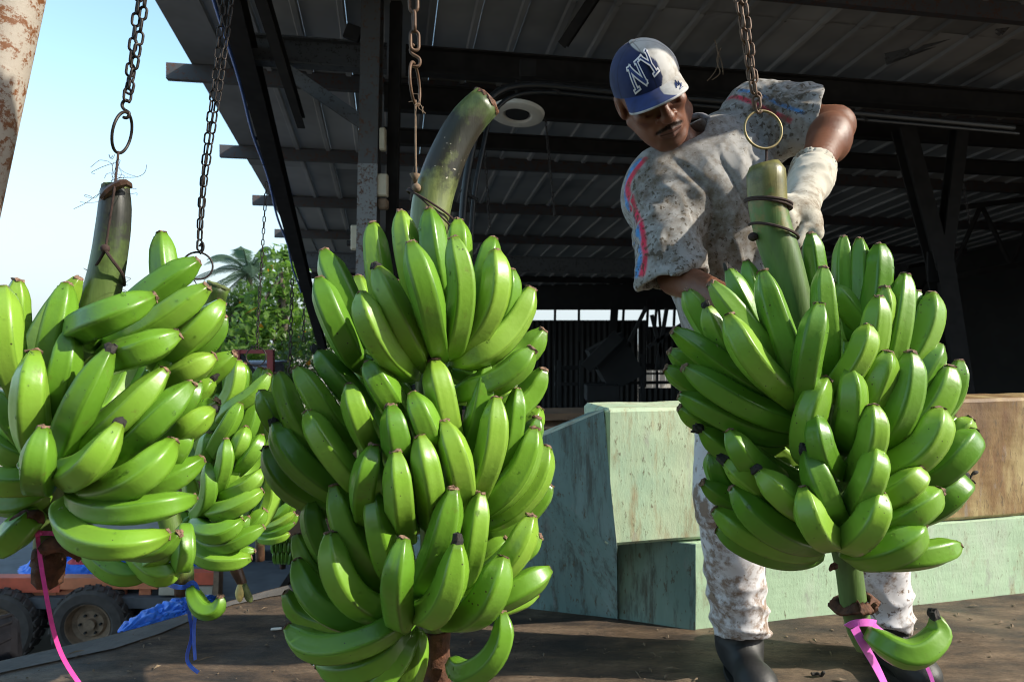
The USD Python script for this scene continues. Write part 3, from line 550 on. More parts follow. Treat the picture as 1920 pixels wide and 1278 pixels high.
# unseen shed added behind the camera to shade the bunch fronts
ns = thing('opposite_shed', 'unseen dark shed added behind the camera to shade the bunch fronts', 'shade_blocker', loc=(5, -3.4, YARD))
obj('front_wall', corr(-2.6, 15.0, YARD, 4.6, -3.4, 0.03, 0.3), plain('added_shed_front', (0.06, 0.055, 0.05), .8, var=.3, scale=2), ns)
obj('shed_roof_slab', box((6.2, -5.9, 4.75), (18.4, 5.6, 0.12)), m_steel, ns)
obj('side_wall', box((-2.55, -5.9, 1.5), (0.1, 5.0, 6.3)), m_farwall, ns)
# left rusty post close to the camera
lp = thing('rusty_post', 'leaning cream post with brown rust spots at the upper left corner', 'post', loc=(-1.35, 1.45, 0))
a, b = at(18, 20, 1.42), at(-52, 350, 1.42); d = (a - b)
obj('post_tube', trimesh.Trimesh(*meshkit.arrays(tube([b - d * 2.2, b, a, a + d * 0.8], 0.056, 28))[:2], process=False), m_leftpost, lp, smooth=True)
# overhead monorail the chains hang from (above the picture)
mr = thing('overhead_rail', 'steel overhead rail that carries the hanging chains', 'rail', loc=(-0.7, 1.0, 0))
ra = np.array([-0.50, 0.2, 2.42]); rb = np.array([-1.42, 4.6, 2.42])
obj('rail_bar', channel(ra, rb, 0.05, 0.08, 0.007, kind='I'), m_steel, mr)
rc, rd = np.array([-0.55, 0.86, 2.42]), np.array([2.2, 1.42, 2.42])
obj('rail_bar', channel(rc, rd, 0.05, 0.08, 0.007, kind='I'), m_steel, mr)
# ------------------------------------------------------------------ banana bunches
SIDES, RINGS = 30, 20
_th = np.arange(SIDES) / SIDES * 2 * np.pi
_pent = np.cos(np.pi / 5) / np.cos((_th % (2 * np.pi / 5)) - np.pi / 5)
_pent = _pent / _pent.mean()
_ridge = np.where(np.arange(SIDES) % 6 == 0, 1.0, 0.0)
_t = np.linspace(0, 1, RINGS)
_prof = np.interp(_t, [0, .04, .10, .2, .35, .55, .72, .84, .915, .965, 1], [.42, .62, .80, .94, 1.0, 1.0, .95, .84, .66, .45, .34])
def banana_mesh(P, R, seed):
    r = np.random.default_rng(seed)
    C = spline(P, 60)
    L = np.r_[0, np.cumsum(np.linalg.norm(np.diff(C, axis=0), axis=1))]; s = (1 - np.cos(np.pi * np.linspace(0, 1, RINGS))) / 2 * 0.45 + np.linspace(0, 1, RINGS) * 0.55
    C2 = np.stack([np.interp(s * L[-1], L, C[:, k]) for k in range(3)], 1)
    prof = np.interp(s, [0, .04, .10, .2, .35, .55, .72, .84, .915, .965, 1], [.5, .68, .84, .95, 1.0, 1.0, .975, .90, .73, .50, .37])
    mid = C2[RINGS // 2]; bend = (C2[0] + C2[-1]) / 2 - mid; bend = bend if np.linalg.norm(bend) > 0.004 else np.array([0, 1, .3])
    ph = r.uniform(-0.35, 0.35)
    T = C2[1] - C2[0]; up = bend - T * (bend @ T) / (T @ T); up = up + np.cross(T / np.linalg.norm(T), up) * ph
    wob = 1 + 0.03 * np.sin(s * r.uniform(5, 9) + r.uniform(0, 6))
    m = tube(C2, R * prof * wob, SIDES, shape=_pent * (1 + r.normal(0, .012, SIDES)), up=up)
    along = np.r_[np.repeat(s, SIDES), 0, 1]; ridge = np.r_[np.tile(_ridge, RINGS) * np.repeat(np.clip(np.sin(np.pi * s) * 1.3, 0, 1), SIDES), 0, 0]
    return m, along, ridge, C2, prof * R
def tip_mesh(C2, rr, seed, black=False):
    r = np.random.default_rng(seed); d = C2[-1] - C2[-2]; d /= np.linalg.norm(d)
    R = rr[-1] * r.uniform(0.95, 1.12)
    n = 9; ln = r.uniform(0.0012, 0.003) if not black else r.uniform(0.007, 0.013)
    pts = [C2[-1] - d * 0.0015, C2[-1] + d * ln * 0.35, C2[-1] + d * ln, C2[-1] + d * ln * 1.05]
    m = tube(pts, [R * 1.03, R * 1.06, R * r.uniform(.6, .9), R * .12], n, up=(0.3, 0.2, 0.9))
    m.vertices = m.vertices + r.normal(0, R * 0.13, m.vertices.shape)
    return m
def parse(s):
    out = []
    for line in s.strip().splitlines():
        line = line.strip()
        if not line or line[0] == '#': continue
        p, w = line.split('|'); out.append((np.array([[float(a) for a in q.split(',')] for q in p.split()]), float(w.split()[0]), 'b' in w))
    return out
drops = []
def build_bunch(path, data, Yax, seed, drop=0.5, wscale=0.98):
    for i, (P, w, black) in enumerate(data):
        sd = seed * 1000 + i
        W3 = np.array([at(p[0], p[1], Yax - p[2] / 100) for p in P])
        R = w / 2 * W3[:, 1].mean() / F * wscale
        m, al, ri, C2, rr = banana_mesh(W3, R, sd)
        p = obj('banana', m, m_ban, path, smooth=True, attrs={'along': al, 'ridge': ri})
        bl = black or np.random.default_rng(sd).uniform() < 0.04
        obj('tip', tip_mesh(C2, rr, sd, bl), m_tip_black if bl else m_tip, p)
        # water drops on the skin
        if drop:
            r = np.random.default_rng(sd + 77); fn, fv = m.face_normals, m.triangles_center
            vis = np.nonzero((fn[:, 1] < -0.15))[0]
            for q in range(r.poisson(drop * 6)):
                if len(vis) == 0: break
                k = r.choice(vis); c = fv[k] + (m.triangles[k][r.integers(3)] - fv[k]) * r.uniform(0, .8); s = r.uniform(0.0009, 0.0021) * (1.6 if r.uniform() < .12 else 1)
                ic = trimesh.creation.icosphere(1, 1.0); x, y, d = frame_of(fn[k]); T = np.eye(4); T[:3, 0], T[:3, 1], T[:3, 2], T[:3, 3] = x * s, y * s, d * s * 0.6, c
                T[2, :3] *= 1.25; drops.append(ic.apply_transform(T))
def fillers(path, Yax, axis_top, axis_bot, n_hand, seed, length=0.19, R=0.0195, per=6):
    """fingers on the far side of the bunch"""
    r = np.random.default_rng(seed); A, B = at(*axis_top, Yax), at(*axis_bot, Yax); ax = (A - B) / np.linalg.norm(A - B)
    for h in range(n_hand):
        c = B + (A - B) * (h + 0.4) / n_hand
        for k in range(per):
            an = math.pi / 2 + (k - (per - 1) / 2) * 0.36 + r.normal(0, .06)
            o = np.array([math.cos(an), math.sin(an), 0.0]); L = length * r.uniform(.9, 1.08)
            W3 = np.array([c + o * .03, c + o * .075 + ax * -.012, c + o * .13 + ax * L * .3, c + o * (.145 + .01 * r.normal()) + ax * L * .8])
            m, al, ri, C2, rr = banana_mesh(W3, R, seed * 999 + h * 20 + k)
            p = obj('banana', m, m_ban, path, smooth=True, attrs={'along': al, 'ridge': ri}); obj('tip', tip_mesh(C2, rr, h * 20 + k), m_tip, p)
def stalk(path, pts, Yax, mat, name='stalk', sides=22, cut=True, noise=0.05, seed=0, n=40, label=None):
    """pts: (px, py, d cm toward the camera, width px)"""
    pts = np.array(pts, float); C = np.array([at(p[0], p[1], Yax - p[2] / 100) for p in pts])
    W3 = spline(C, n); s0 = np.r_[0, np.cumsum(np.linalg.norm(np.diff(C, axis=0), axis=1))]; s0 /= s0[-1]
    R = np.interp(np.linspace(0, 1, n), s0, pts[:, 3] * 0.465 * C[:, 1] / F)
    m = tube(W3, R, sides, shape=1 + 0.02 * np.cos(np.arange(sides) * 2 * np.pi / sides * 7))
    al = np.r_[np.repeat(np.linspace(1, 0, n), sides), 1, 0]
    m.vertices = m.vertices + (meshkit.fbm(m.vertices * 30, 3, seed)[:, None] - .5) * noise * R.mean() * (m.vertices - np.r_[np.repeat(W3, sides, 0), W3[:1], W3[-1:]]) / R.mean()
    if cut is not True and cut:      # sawn top: a rough disc standing a little proud
        c, d = W3[0], W3[0] - W3[1]; d /= np.linalg.norm(d); x, y, d = frame_of(d); g = np.random.default_rng(seed + 5); rr = R[0]
        rings = [(0, .0015), (.45, .0022), (.8, .0012), (1.0, .0022), (1.035, .0002), (1.02, -.003)]; V_ = [c + d * .0015]; F_ = []; ns = 26
        for q, (f, h) in enumerate(rings[1:]):
            for k in range(ns):
                a = 2 * math.pi * k / ns; V_.append(c + (x * math.cos(a) + y * math.sin(a)) * rr * f * (1 + g.normal(0, .015)) + d * (h + g.normal(0, .0008)))
        for k in range(ns): F_.append([0, 1 + k, 1 + (k + 1) % ns])
        for q in range(len(rings) - 2):
            for k in range(ns):
                a, b = 1 + q * ns + k, 1 + q * ns + (k + 1) % ns; F_ += [[a, a + ns, b + ns], [a, b + ns, b]]
        obj('cut_face', trimesh.Trimesh(np.array(V_), np.array(F_), process=False), cut, path, smooth=False)
    return obj(name, m, mat, path, smooth=True, attrs={'along': al}, label=label)

DC = parse("""
690,650,4 642,548,5 607,472,3 |54
675,688,4 628,600,8 598,523,7 |54
735,625,3 722,580,5 708,505,6 699,419,5 |50
780,705,6 716,645,13 688,590,15 678,551,14 |54
795,690,6 780,655,9 748,592,13 706,503,13 |56
790,605,3 766,490,7 752,398,6 |48
828,672,6 815,625,11 803,565,15 770,456,15 |57
838,600,3 815,480,8 805,394,7 |52
856,575,2 860,480,4 859,413,3 |48
843,668,6 858,615,10 868,540,12 850,446,12 |54
885,600,3 908,510,5 925,447,4 |46
852,668,6 890,625,8 926,560,10 928,471,9 |54
900,650,4 950,570,6 959,506,6 |42
920,640,2 950,600,2 965,558,2 |40
850,676,5 905,660,7 960,612,6 996,541,5 |56
880,690,1 930,683,1 980,664,0 1019,619,0 |52
850,690,2 905,706,2 960,690,0 |38
850,745,4 900,725,6 950,702,7 998,655,7 |54
900,800,2 950,775,3 995,738,2 1020,692,2 |50
600,865,2 540,815,1 512,775,1 489,735,0 |46
610,880,2 552,785,4 522,699,3 |46
665,840,5 625,795,7 592,745,8 556,691,7 |50
695,775,3 670,750,4 634,708,5 596,661,4 |50
770,750,2 700,692,4 651,663,3 |46
770,800,5 745,770,8 715,722,11 690,681,10 |56
714,860,5 695,830,9 673,783,12 655,722,11 |50
690,920,5 660,893,9 615,838,11 577,773,10 |52
665,938,3 610,908,5 556,862,6 515,796,4 |54
650,955,1 600,942,1 540,908,1 499,840,-1 |48
850,850,4 840,800,8 828,738,10 813,677,9 |58
818,865,6 808,830,10 793,785,13 773,738,12 |54
755,895,6 750,860,11 743,812,14 733,762,13 |57
690,985,6 684,935,11 688,888,14 702,836,13 |57
765,1012,5 755,975,11 749,910,16 742,848,15 |56
812,992,5 808,940,11 801,880,15 787,818,14 |56
868,958,5 866,915,10 856,858,13 832,791,12 |56
872,862,4 885,820,6 902,762,7 913,682,6 |47
880,955,4 900,905,8 922,845,10 930,746,9 |56
920,900,3 945,865,5 963,805,6 970,729,5 |42
940,870,-2 995,800,-1 1012,766,-2 |40
940,880,0 990,830,1 1008,784,1 |44
890,962,4 925,938,6 972,890,7 1002,803,6 |55
900,985,2 950,960,3 1003,905,3 1025,836,2 |50
900,1003,-2 950,990,-2 1000,950,-2 1031,907,-2 |46
640,1085,2 607,1030,3 588,985,3 585,937,2 |46
725,1105,5 690,1055,8 650,990,9 626,910,8 |57
752,1095,6 730,1055,10 711,990,13 699,921,12 |54
775,1128,6 752,1158,12 744,1120,15 745,1070,18 757,1009,17 |57
742,1146,6 680,1130,10 632,1070,12 620,998,11 |60
745,1163,5 660,1160,7 588,1120,7 556,1050,5 |56
700,1130,2 610,1090,2 572,1045,2 555,1003,1 |46
720,1175,2 610,1166,0 560,1143,-1 536,1109,-1 |46
782,1108,6 797,1082,10 830,1005,14 850,916,14 |58
855,1100,6 876,1060,9 890,1000,12 901,925,11 |53
782,1128,6 805,1148,13 845,1095,17 857,1018,17 |60
828,1158,6 880,1150,11 922,1105,14 943,1043,13 |63
850,1135,4 905,1090,6 968,1030,8 997,966,7 |56
900,1080,0 965,1040,0 1012,1003,0 |48
858,1142,2 930,1124,5 985,1096,5 1030,1068,3 |52
850,1162,1 920,1142,1 965,1128,0 1008,1112,-1 |40
870,1085,1 915,1035,2 950,1010,2 |38
760,1156,8 695,1196,12 610,1214,12 560,1196,10 540,1176,9 |56
762,1165,7 725,1225,10 660,1252,10 598,1246,7 |50
770,1172,6 752,1225,9 715,1272,10 675,1297,9 |52
776,1180,5 775,1240,6 755,1305,6 |50
""")
DR = parse("""
1400,680,0 1340,630,0 1305,578,0 1287,544,0 |46
1400,720,2 1362,658,4 1338,612,4 1325,575,4 |44 b
1480,730,5 1435,662,8 1380,588,8 1334,531,7 |48
1460,690,3 1425,625,3 1388,553,3 1366,506,2 |42 b
1440,640,1 1415,560,1 1399,490,0 |38
1500,740,6 1478,668,9 1450,583,9 1429,509,8 |54
1497,755,6 1455,722,10 1400,660,12 1365,592,10 |56
1505,758,6 1508,715,11 1519,650,13 1537,571,12 |52
1553,720,4 1552,650,6 1546,570,6 1544,503,5 |48
1545,600,0 1530,520,-1 1520,438,-1 |42
1650,650,0 1595,582,0 1558,535,-1 |52
1595,640,0 1583,550,-1 1582,444,-2 |38
1610,640,0 1611,540,0 1611,448,-1 |38
1620,650,1 1643,560,2 1649,459,1 |50
1620,720,3 1652,620,5 1660,539,5 |44
1600,745,6 1632,660,8 1648,556,8 |50
1556,748,6 1590,700,10 1616,655,11 1626,611,10 |50
1650,740,3 1680,630,5 1697,515,3 |47
1690,650,0 1710,590,0 1721,546,0 |32
1670,725,1 1712,665,2 1740,605,2 1747,550,1 |51
1618,805,6 1635,738,9 1655,692,10 1665,660,10 |56
1640,838,5 1677,790,9 1700,730,10 1706,662,9 |58
1640,760,3 1690,690,4 1700,655,3 |42
1680,780,2 1725,710,3 1762,647,2 |50
1700,800,1 1745,720,1 1764,672,0 |38
1640,850,3 1715,805,5 1765,742,5 1780,688,4 |58
1720,810,0 1785,740,0 1799,677,-1 |44
1583,842,5 1588,802,10 1596,750,12 1593,692,11 |55
1535,868,4 1513,828,10 1520,770,12 1549,711,11 |57
1585,905,5 1612,872,11 1637,815,14 1636,760,13 |52
1635,885,4 1690,868,8 1740,830,10 1762,768,9 |62
1740,860,0 1790,820,1 1820,785,1 |44
1680,908,2 1745,893,5 1798,850,6 1825,810,4 |57
1740,840,-1 1775,805,-1 1793,783,-1 |32
1580,880,5 1550,866,12 1535,825,15 1531,780,13 |50
1480,750,3 1400,718,6 1318,660,6 1262,620,5 |51
1380,720,0 1300,685,0 1255,657,0 |38
1390,762,1 1300,722,1 1248,690,1 |42
1512,790,4 1440,777,8 1362,740,9 1283,689,8 |53
1500,808,3 1420,808,6 1342,775,6 1275,741,4 |50
1420,822,1 1340,800,0 1274,764,0 |42
1440,880,1 1370,848,3 1314,806,3 |46 b
1470,905,4 1420,878,8 1386,842,10 1367,808,9 |52
1525,902,1 1460,868,1 1395,822,0 |46
1565,905,-2 1505,880,-4 1440,835,-6 |50
1545,912,1 1478,866,1 1415,815,1 |46
1560,880,0 1500,850,-1 1455,800,-2 |48
1560,930,-1 1520,905,-3 1470,880,-6 |48
1485,943,3 1425,914,8 1388,886,9 1360,864,8 |50 b
1535,963,5 1490,943,11 1452,914,13 1422,884,12 |58 b
1580,978,5 1561,960,12 1537,905,15 1512,847,13 |56 b
1574,1000,6 1545,1004,14 1518,968,17 1507,916,15 |58
1560,1012,4 1480,1004,9 1415,963,10 1375,914,8 |58
1470,975,1 1400,950,2 1350,926,2 1317,904,2 |44
1400,955,-1 1355,905,-1 1335,848,-1 |46
1540,1028,3 1450,1022,6 1385,992,6 1340,956,4 |50
1540,1038,2 1460,1043,3 1390,1020,3 1346,991,1 |44
1582,972,6 1605,945,12 1635,890,16 1643,842,14 |56
1572,996,6 1600,1010,14 1635,975,17 1650,924,16 |58
1620,948,5 1660,933,10 1705,908,12 1727,883,11 |56
1605,992,5 1660,983,10 1717,954,12 1760,921,11 |58
1660,978,2 1740,955,5 1785,925,6 1808,898,4 |55 b
1588,1032,5 1640,1036,11 1694,1017,13 1727,983,12 |60
1620,1052,3 1700,1045,7 1755,1036,7 1797,1021,6 |47
""")
DL = parse("""
60,765,6 22,690,10 9,610,11 7,541,9 |54
65,740,2 35,650,3 30,585,3 33,526,3 |46
92,745,6 96,660,9 109,600,9 125,532,8 |52
55,740,2 72,655,3 110,580,3 147,522,3 |48
95,885,5 63,820,12 57,730,15 65,661,13 |60
107,832,5 105,770,10 120,690,12 132,619,10 |54
118,868,5 120,840,11 152,755,15 205,658,14 |58
97,887,6 72,902,14 70,858,18 81,803,17 |57
178,645,4 146,622,9 165,609,11 215,588,12 287,556,9 |58
300,645,0 312,570,1 308,500,1 303,437,0 |47
215,622,2 250,578,4 320,523,4 371,489,3 |53
200,657,3 235,640,6 315,594,7 390,538,6 |53
290,692,2 330,655,5 375,617,6 416,566,4 |53
300,702,0 350,667,2 395,635,2 420,592,2 |46
175,692,5 212,672,9 275,653,12 335,627,10 |60
270,790,4 300,720,5 326,666,5 |46
280,742,3 325,710,5 367,688,6 402,668,5 |50
330,760,0 388,702,2 440,663,2 |47
340,782,2 375,735,3 398,709,3 |42 b
135,852,6 162,833,10 245,765,13 310,694,11 |58
190,862,5 225,843,9 297,782,12 359,720,9 |58
240,840,3 310,790,5 358,745,5 373,716,4 |42
330,830,2 380,775,3 408,752,3 |46
280,862,3 330,820,6 366,792,8 398,769,6 |48
270,902,4 315,864,7 342,830,8 354,802,7 |47
148,908,6 190,915,12 282,876,15 323,828,12 |64
170,938,4 250,920,8 330,892,8 380,860,6 |53
116,885,6 135,888,14 182,858,18 222,796,16 |60 b
150,922,5 147,938,10 190,957,14 250,958,15 310,948,14 362,934,10 |52
128,938,5 127,980,12 185,1018,16 255,1019,16 313,1002,13 |55
180,1022,4 260,1030,7 310,1020,8 336,999,8 |43
90,898,4 40,905,7 -25,900,7 |52
90,918,2 40,942,3 -25,935,3 |50
80,862,4 30,800,6 -20,730,6 |50
80,872,3 30,855,6 -25,820,6 |50
""")
DM = parse("""
410,790,4 440,762,6 480,735,6 504,702,5 |31
410,772,2 436,738,3 447,676,2 |35
420,772,0 450,730,0 455,682,0 |34
395,855,4 413,822,8 433,788,9 450,756,8 |34
425,855,3 465,800,4 479,752,3 |34
428,883,5 440,855,8 453,828,10 462,802,8 |32
428,893,4 455,870,8 478,842,9 490,816,7 |34
400,935,5 413,900,10 424,860,12 424,824,11 |33
372,880,4 386,850,6 390,812,5 |32
362,968,5 386,946,10 394,905,12 389,869,10 |32
420,930,5 436,900,8 448,869,7 |30
398,940,5 440,920,9 477,900,10 491,881,8 |34
388,952,6 415,957,11 457,942,12 492,919,10 |36
372,970,6 386,996,12 422,995,13 454,973,11 |37
400,1000,6 446,992,9 467,969,8 |30
435,1000,4 475,980,7 497,955,6 |33
368,1000,5 400,1021,9 447,1013,11 494,987,9 |33
364,1012,6 380,1042,10 422,1052,11 471,1045,9 |33
400,1042,5 440,1036,7 478,1032,6 |23
330,960,2 350,985,4 362,968,3 |34
395,800,1 420,770,2 402,740,1 |34
400,880,0 385,840,0 372,800,0 |36
420,960,1 445,925,2 470,900,1 |36
400,1000,0 360,990,1 345,960,0 |34
""")
DN = parse("""
150,1005,2 190,1052,5 240,1078,6 290,1068,4 |40
250,1015,3 272,1060,6 310,1076,6 335,1058,4 |42
345,985,3 346,1040,6 338,1066,4 |40
170,1010,1 200,1040,2 215,1062,1 |36
330,1010,4 300,1040,6 262,1062,5 |40
300,1000,0 270,1020,0 240,1040,0 |40
""")
DO = parse("""
470,952,4 505,940,7 535,912,6 |18
478,972,5 515,966,8 547,940,7 |18
482,985,5 520,981,8 552,960,7 |17
486,1000,5 520,997,8 552,980,7 |16
484,1008,5 520,1010,8 543,1000,7 |17
470,935,3 500,915,5 520,885,4 |18
465,900,3 495,880,5 512,850,4 |18
470,860,3 495,845,5 508,815,4 |18
505,980,0 540,960,1 556,935,0 |17
500,995,0 540,985,0 557,965,0 |16
""")
# middle bunch
YC, YR, YL, YM, YN, YO = 1.0, 1.1, 0.95, 1.72, 1.35, 2.7
bc_ = thing('banana_bunch', 'large glossy green banana bunch hanging in the middle, thick blackened stalk bent to the right', 'banana bunch', loc=at(812, 1290, YC))
stalk(bc_, [(911, 191, -3, 66), (880, 222, -2.5, 72), (850, 270, -2, 74), (825, 329, -1.5, 79), (808, 390, -1, 80), (802, 470, 0, 72), (806, 650, 0, 64), (812, 900, 0, 58), (816, 1100, 0, 54), (818, 1180, 0, 54), (818, 1290, 0, 55)], YC, m_stalk_c, n=70, cut=m_cut)
stalk(bc_, [(818, 1178, 0.15, 56), (819, 1220, 0.15, 57), (820, 1300, 0.15, 57)], YC, m_husk, name='dry_stalk_end', noise=0.35, label='dry brown torn lower end of the stalk')
build_bunch(bc_, DC, YC, 1)
fillers(bc_, YC, (806, 600), (818, 1190), 4, 11, 0.17, 0.0205)
dg = parse("846,1238,3 862,1258,5 890,1258,8 925,1232,10 944,1190,10 941,1147,9 |47")
build_bunch(bc_, dg, YC, 19)
# right bunch
br_ = thing('banana_bunch', 'green banana bunch on the right that the worker is holding by its stalk', 'banana bunch', loc=at(1612, 1220, YR))
stalk(br_, [(1432, 308, 0.5, 58), (1434, 316, 0.5, 75), (1437, 350, 0.5, 76), (1442, 405, 0.5, 74), (1464, 480, 0.4, 74), (1492, 590, 0, 72), (1525, 700, 0, 66), (1560, 850, 0, 62), (1576, 1000, 0, 52), (1590, 1060, 0, 51), (1600, 1130, 0, 51), (1612, 1180, 0, 50), (1622, 1215, 0, 36)], YR, m_stalk_r, n=60)
hk = spline([at(1572, 1135, YR - .012), at(1590, 1126, YR - .034), at(1612, 1125, YR - .036), at(1640, 1140, YR - .014)], 14)
cn, cm_ = at(1603, 1133, YR), 34; ca = np.linspace(0, 2 * np.pi, cm_, endpoint=False); cg = np.random.default_rng(4)
cj = 1 + .10 * np.sin(ca * 3 + 1) + cg.normal(0, .06, cm_); pr_ = [(.0205, .0085), (.026, .006), (.0345, -.001), (.035, -.006), (.027, -.004), (.0205, -.002)]
cv = np.array([cn + [math.cos(a) * r * (j_ if r > .022 else 1), math.sin(a) * r * (j_ if r > .022 else 1), h + .006 * math.cos(a + .5) + .003 * (j_ - 1) * 10] for a, j_ in zip(ca, cj) for r, h in pr_])
cf = np.array([[i * 6 + k, i * 6 + (k + 1) % 6, ((i + 1) % cm_) * 6 + (k + 1) % 6, ((i + 1) % cm_) * 6 + k] for i in range(cm_) for k in range(6)])
obj('husk_collar', trimesh.Trimesh(*meshkit.arrays((cv, cf))[:2], process=False), m_husk, br_, smooth=True, label='dry brown husk collar round the lower stalk')
for q, (a, b) in enumerate((((1566, 1060), (1556, 1070)), ((1640, 1140), (1648, 1128)))):
    obj('husk_scrap', tube(spline([at(*a, YR - .02), at((a[0] + b[0]) / 2 - 3, (a[1] + b[1]) / 2, YR - .024), at(*b, YR - .022)], 6), [0.006, .006, .005, .004, .003, .001], 6), m_husk, br_)
build_bunch(br_, DR, YR, 2)
fillers(br_, YR, (1530, 720), (1585, 1030), 3, 12, 0.17, 0.021)
build_bunch(br_, parse("1632,1190,3 1655,1204,6 1700,1226,8 1742,1212,8 1760,1180,7 1752,1155,7 |50 b"), YR, 29)
fl = spline([at(1806, 899, YR - .04), at(1815, 900, YR - .042), at(1822, 890, YR - .042), at(1833, 884, YR - .04)], 10)
obj('flower_thread', tube(fl, [.0025, .002, .002, .0016, .0016, .0015, .002, .003, .003, .002], 6), m_tip_black, br_, label='black dried flower thread on a finger tip')
obj('flower_thread', tube(spline([at(1816, 898, YR - .042), at(1824, 900, YR - .04), at(1829, 906, YR - .04)], 6), .0012, 5), m_tip_black, br_)
fl = spline([at(1318, 806, YR - .03), at(1305, 807, YR - .03), at(1295, 809, YR - .03)], 6)
obj('flower_thread', tube(fl, [.003, .0025, .003, .0035, .003, .001], 6), m_tip_black, br_)
# left bunch
bl_ = thing('banana_bunch', 'green banana bunch at the left edge with a dark cut stalk against the sky', 'banana bunch', loc=at(88, 1110, YL))
stalk(bl_, [(217, 350, 0, 50), (216, 390, 0, 61), (210, 450, 0, 64), (202, 500, 0, 66), (188, 560, 0, 70), (165, 640, 0, 66), (130, 780, 0, 60), (105, 900, 0, 58), (96, 960, 0, 56), (92, 1030, 0, 54), (88, 1085, 0, 46)], YL, m_stalk_l, n=60, cut=m_cut_green)
obj('cut_flap', tube(spline([at(190, 372, YL - .02), at(212, 352, YL - .022), at(240, 344, YL - .018), at(246, 352, YL - .01)], 10), [.003, .005, .006, .006, .006, .006, .006, .005, .004, .002], 7), m_stalk_low, bl_)
hs = trimesh.creation.cone(0.024, 0.06, sections=14); hs.vertices += rng.normal(0, .003, hs.vertices.shape); hs.apply_transform(trimesh.transformations.rotation_matrix(math.pi, (1, 0, 0)))
hk = tube(spline([at(92, 1024, YL - .010), at(91, 1056, YL - .012), at(90, 1096, YL - .008)], 10), [.018, .019, .020, .020, .020, .019, .019, .018, .017, .012], 12); hk.vertices += rng.normal(0, .0016, hk.vertices.shape)
obj('dry_husk', hk, m_husk, bl_, smooth=True, label='ragged brown husk hanging from the cut lower stalk')
hk = tube(spline([at(80, 1032, YL - .03), at(105, 1020, YL - .036), at(130, 1030, YL - .03), at(150, 1050, YL - .02)], 14), [.006, .009, .010, .011, .011, .010, .010, .009, .008, .007, .006, .005, .004, .002], 8); hk.vertices += rng.normal(0, .0012, hk.vertices.shape)
obj('dry_husk', hk, m_husk, bl_, smooth=True)
hk = tube(spline([at(22, 990, YL - .05), at(45, 968, YL - .05), at(70, 966, YL - .045), at(80, 978, YL - .04)], 12), [.002, .006, .008, .009, .009, .008, .008, .008, .007, .006, .005, .002], 8); hk.vertices += rng.normal(0, .0012, hk.vertices.shape)
obj('dry_husk', hk, m_husk, bl_, smooth=True)
build_bunch(bl_, DL, YL, 3, 0.8)
m_, al_, ri_, C2_, rr_ = banana_mesh(np.array([at(70, 965, YL - .02), at(40, 990, YL - .05), at(5, 1022, YL - .05), at(-12, 1030, YL - .05)]), 0.019, 5)
obj('cut_finger', m_, m_ban, bl_, smooth=True, attrs={'along': al_, 'ridge': ri_}, label='stub of a cut off finger beside the pink ribbon')
fillers(bl_, YL, (150, 720), (100, 930), 2, 13, 0.17, 0.022, 5)
# bunches further back on the same line
bm_ = thing('banana_bunch', 'smaller green banana bunch right behind the left bunch, torn pale tail below it', 'banana bunch', loc=at(450, 1120, YM))
stalk(bm_, [(410, 535, 0, 46), (400, 560, 0, 46), (392, 640, 0, 44), (400, 800, 0, 38), (410, 950, 0, 32), (440, 1060, 0, 26), (455, 1095, 0, 18)], YM, m_stalk_low, cut=m_cut_green)
build_bunch(bm_, DM, YM, 4, 0.4)
fillers(bm_, YM, (400, 720), (415, 1030), 3, 14, 0.16, 0.021)
obj('torn_tail', tube(spline([at(452, 1095, YM - .02), at(450, 1110, YM - .025), at(450, 1127, YM - .02)], 8), [.008, .010, .011, .012, .011, .009, .007, .003], 8), plain('pale_flesh', (0.55, 0.45, 0.16), 0.6, var=0.3, scale=60), bm_, smooth=True, label='pale torn end of the stalk')
obj('torn_tail', tube(spline([at(456, 1095, YM - .02), at(463, 1112, YM - .02), at(471, 1128, YM - .015)], 8), [.008, .009, .009, .009, .009, .009, .008, .003], 8), m_cut_green, bm_, smooth=True)
bn_ = thing('banana_bunch', 'mostly hidden banana bunch behind the left one, blue ribbon round its cut stalk', 'banana bunch', loc=at(345, 1115, YN))
stalk(bn_, [(300, 900, 0, 44), (325, 1000, 0, 42), (342, 1060, 0, 40), (345, 1112, 0, 36)], YN, m_stalk_low)
build_bunch(bn_, DN, YN, 5, 0.2)
build_bunch(bn_, parse("358,1102,2 368,1128,4 388,1145,5 410,1136,5 413,1118,5 |32"), YN, 39, 0.3)
bo_ = thing('banana_bunch', 'small distant banana bunch whose fingers show as stacked curved rows', 'banana bunch', loc=at(490, 1050, YO))
stalk(bo_, [(482, 700, 0, 26), (484, 850, 0, 22), (488, 1050, 0, 18)], YO, m_stalk_low)
build_bunch(bo_, DO, YO, 6, 0.0)
fillers(bo_, YO, (484, 830), (487, 1010), 2, 16, 0.15, 0.02, 5)
bp_ = thing('banana_bunch', 'tiny far banana bunch with short fingers low behind the others', 'banana bunch', loc=at(530, 1065, 3.8))
stalk(bp_, [(530, 860, 0, 18), (530, 1065, 0, 12)], 3.8, m_stalk_low)
dp = []
for row, y0 in enumerate((1012, 1030, 1048)):
    for k in range(7):
        x = 508 + k * 8 + row * 3; s = 1 if x > 530 else -1
        dp.append((np.array([[530 + (x - 530) * .45, y0 + 4, 3], [530 + (x - 530) * .9, y0 + 2, 9], [x, y0 - 14, 10]]), 9.0, False))
build_bunch(bp_, dp, 3.8, 7, 0.0)
obj('water_drops', cat(drops), m_drop, smooth=True, label='clear water drops clinging to the skins of the banana bunches', category='water drops', kind='stuff')
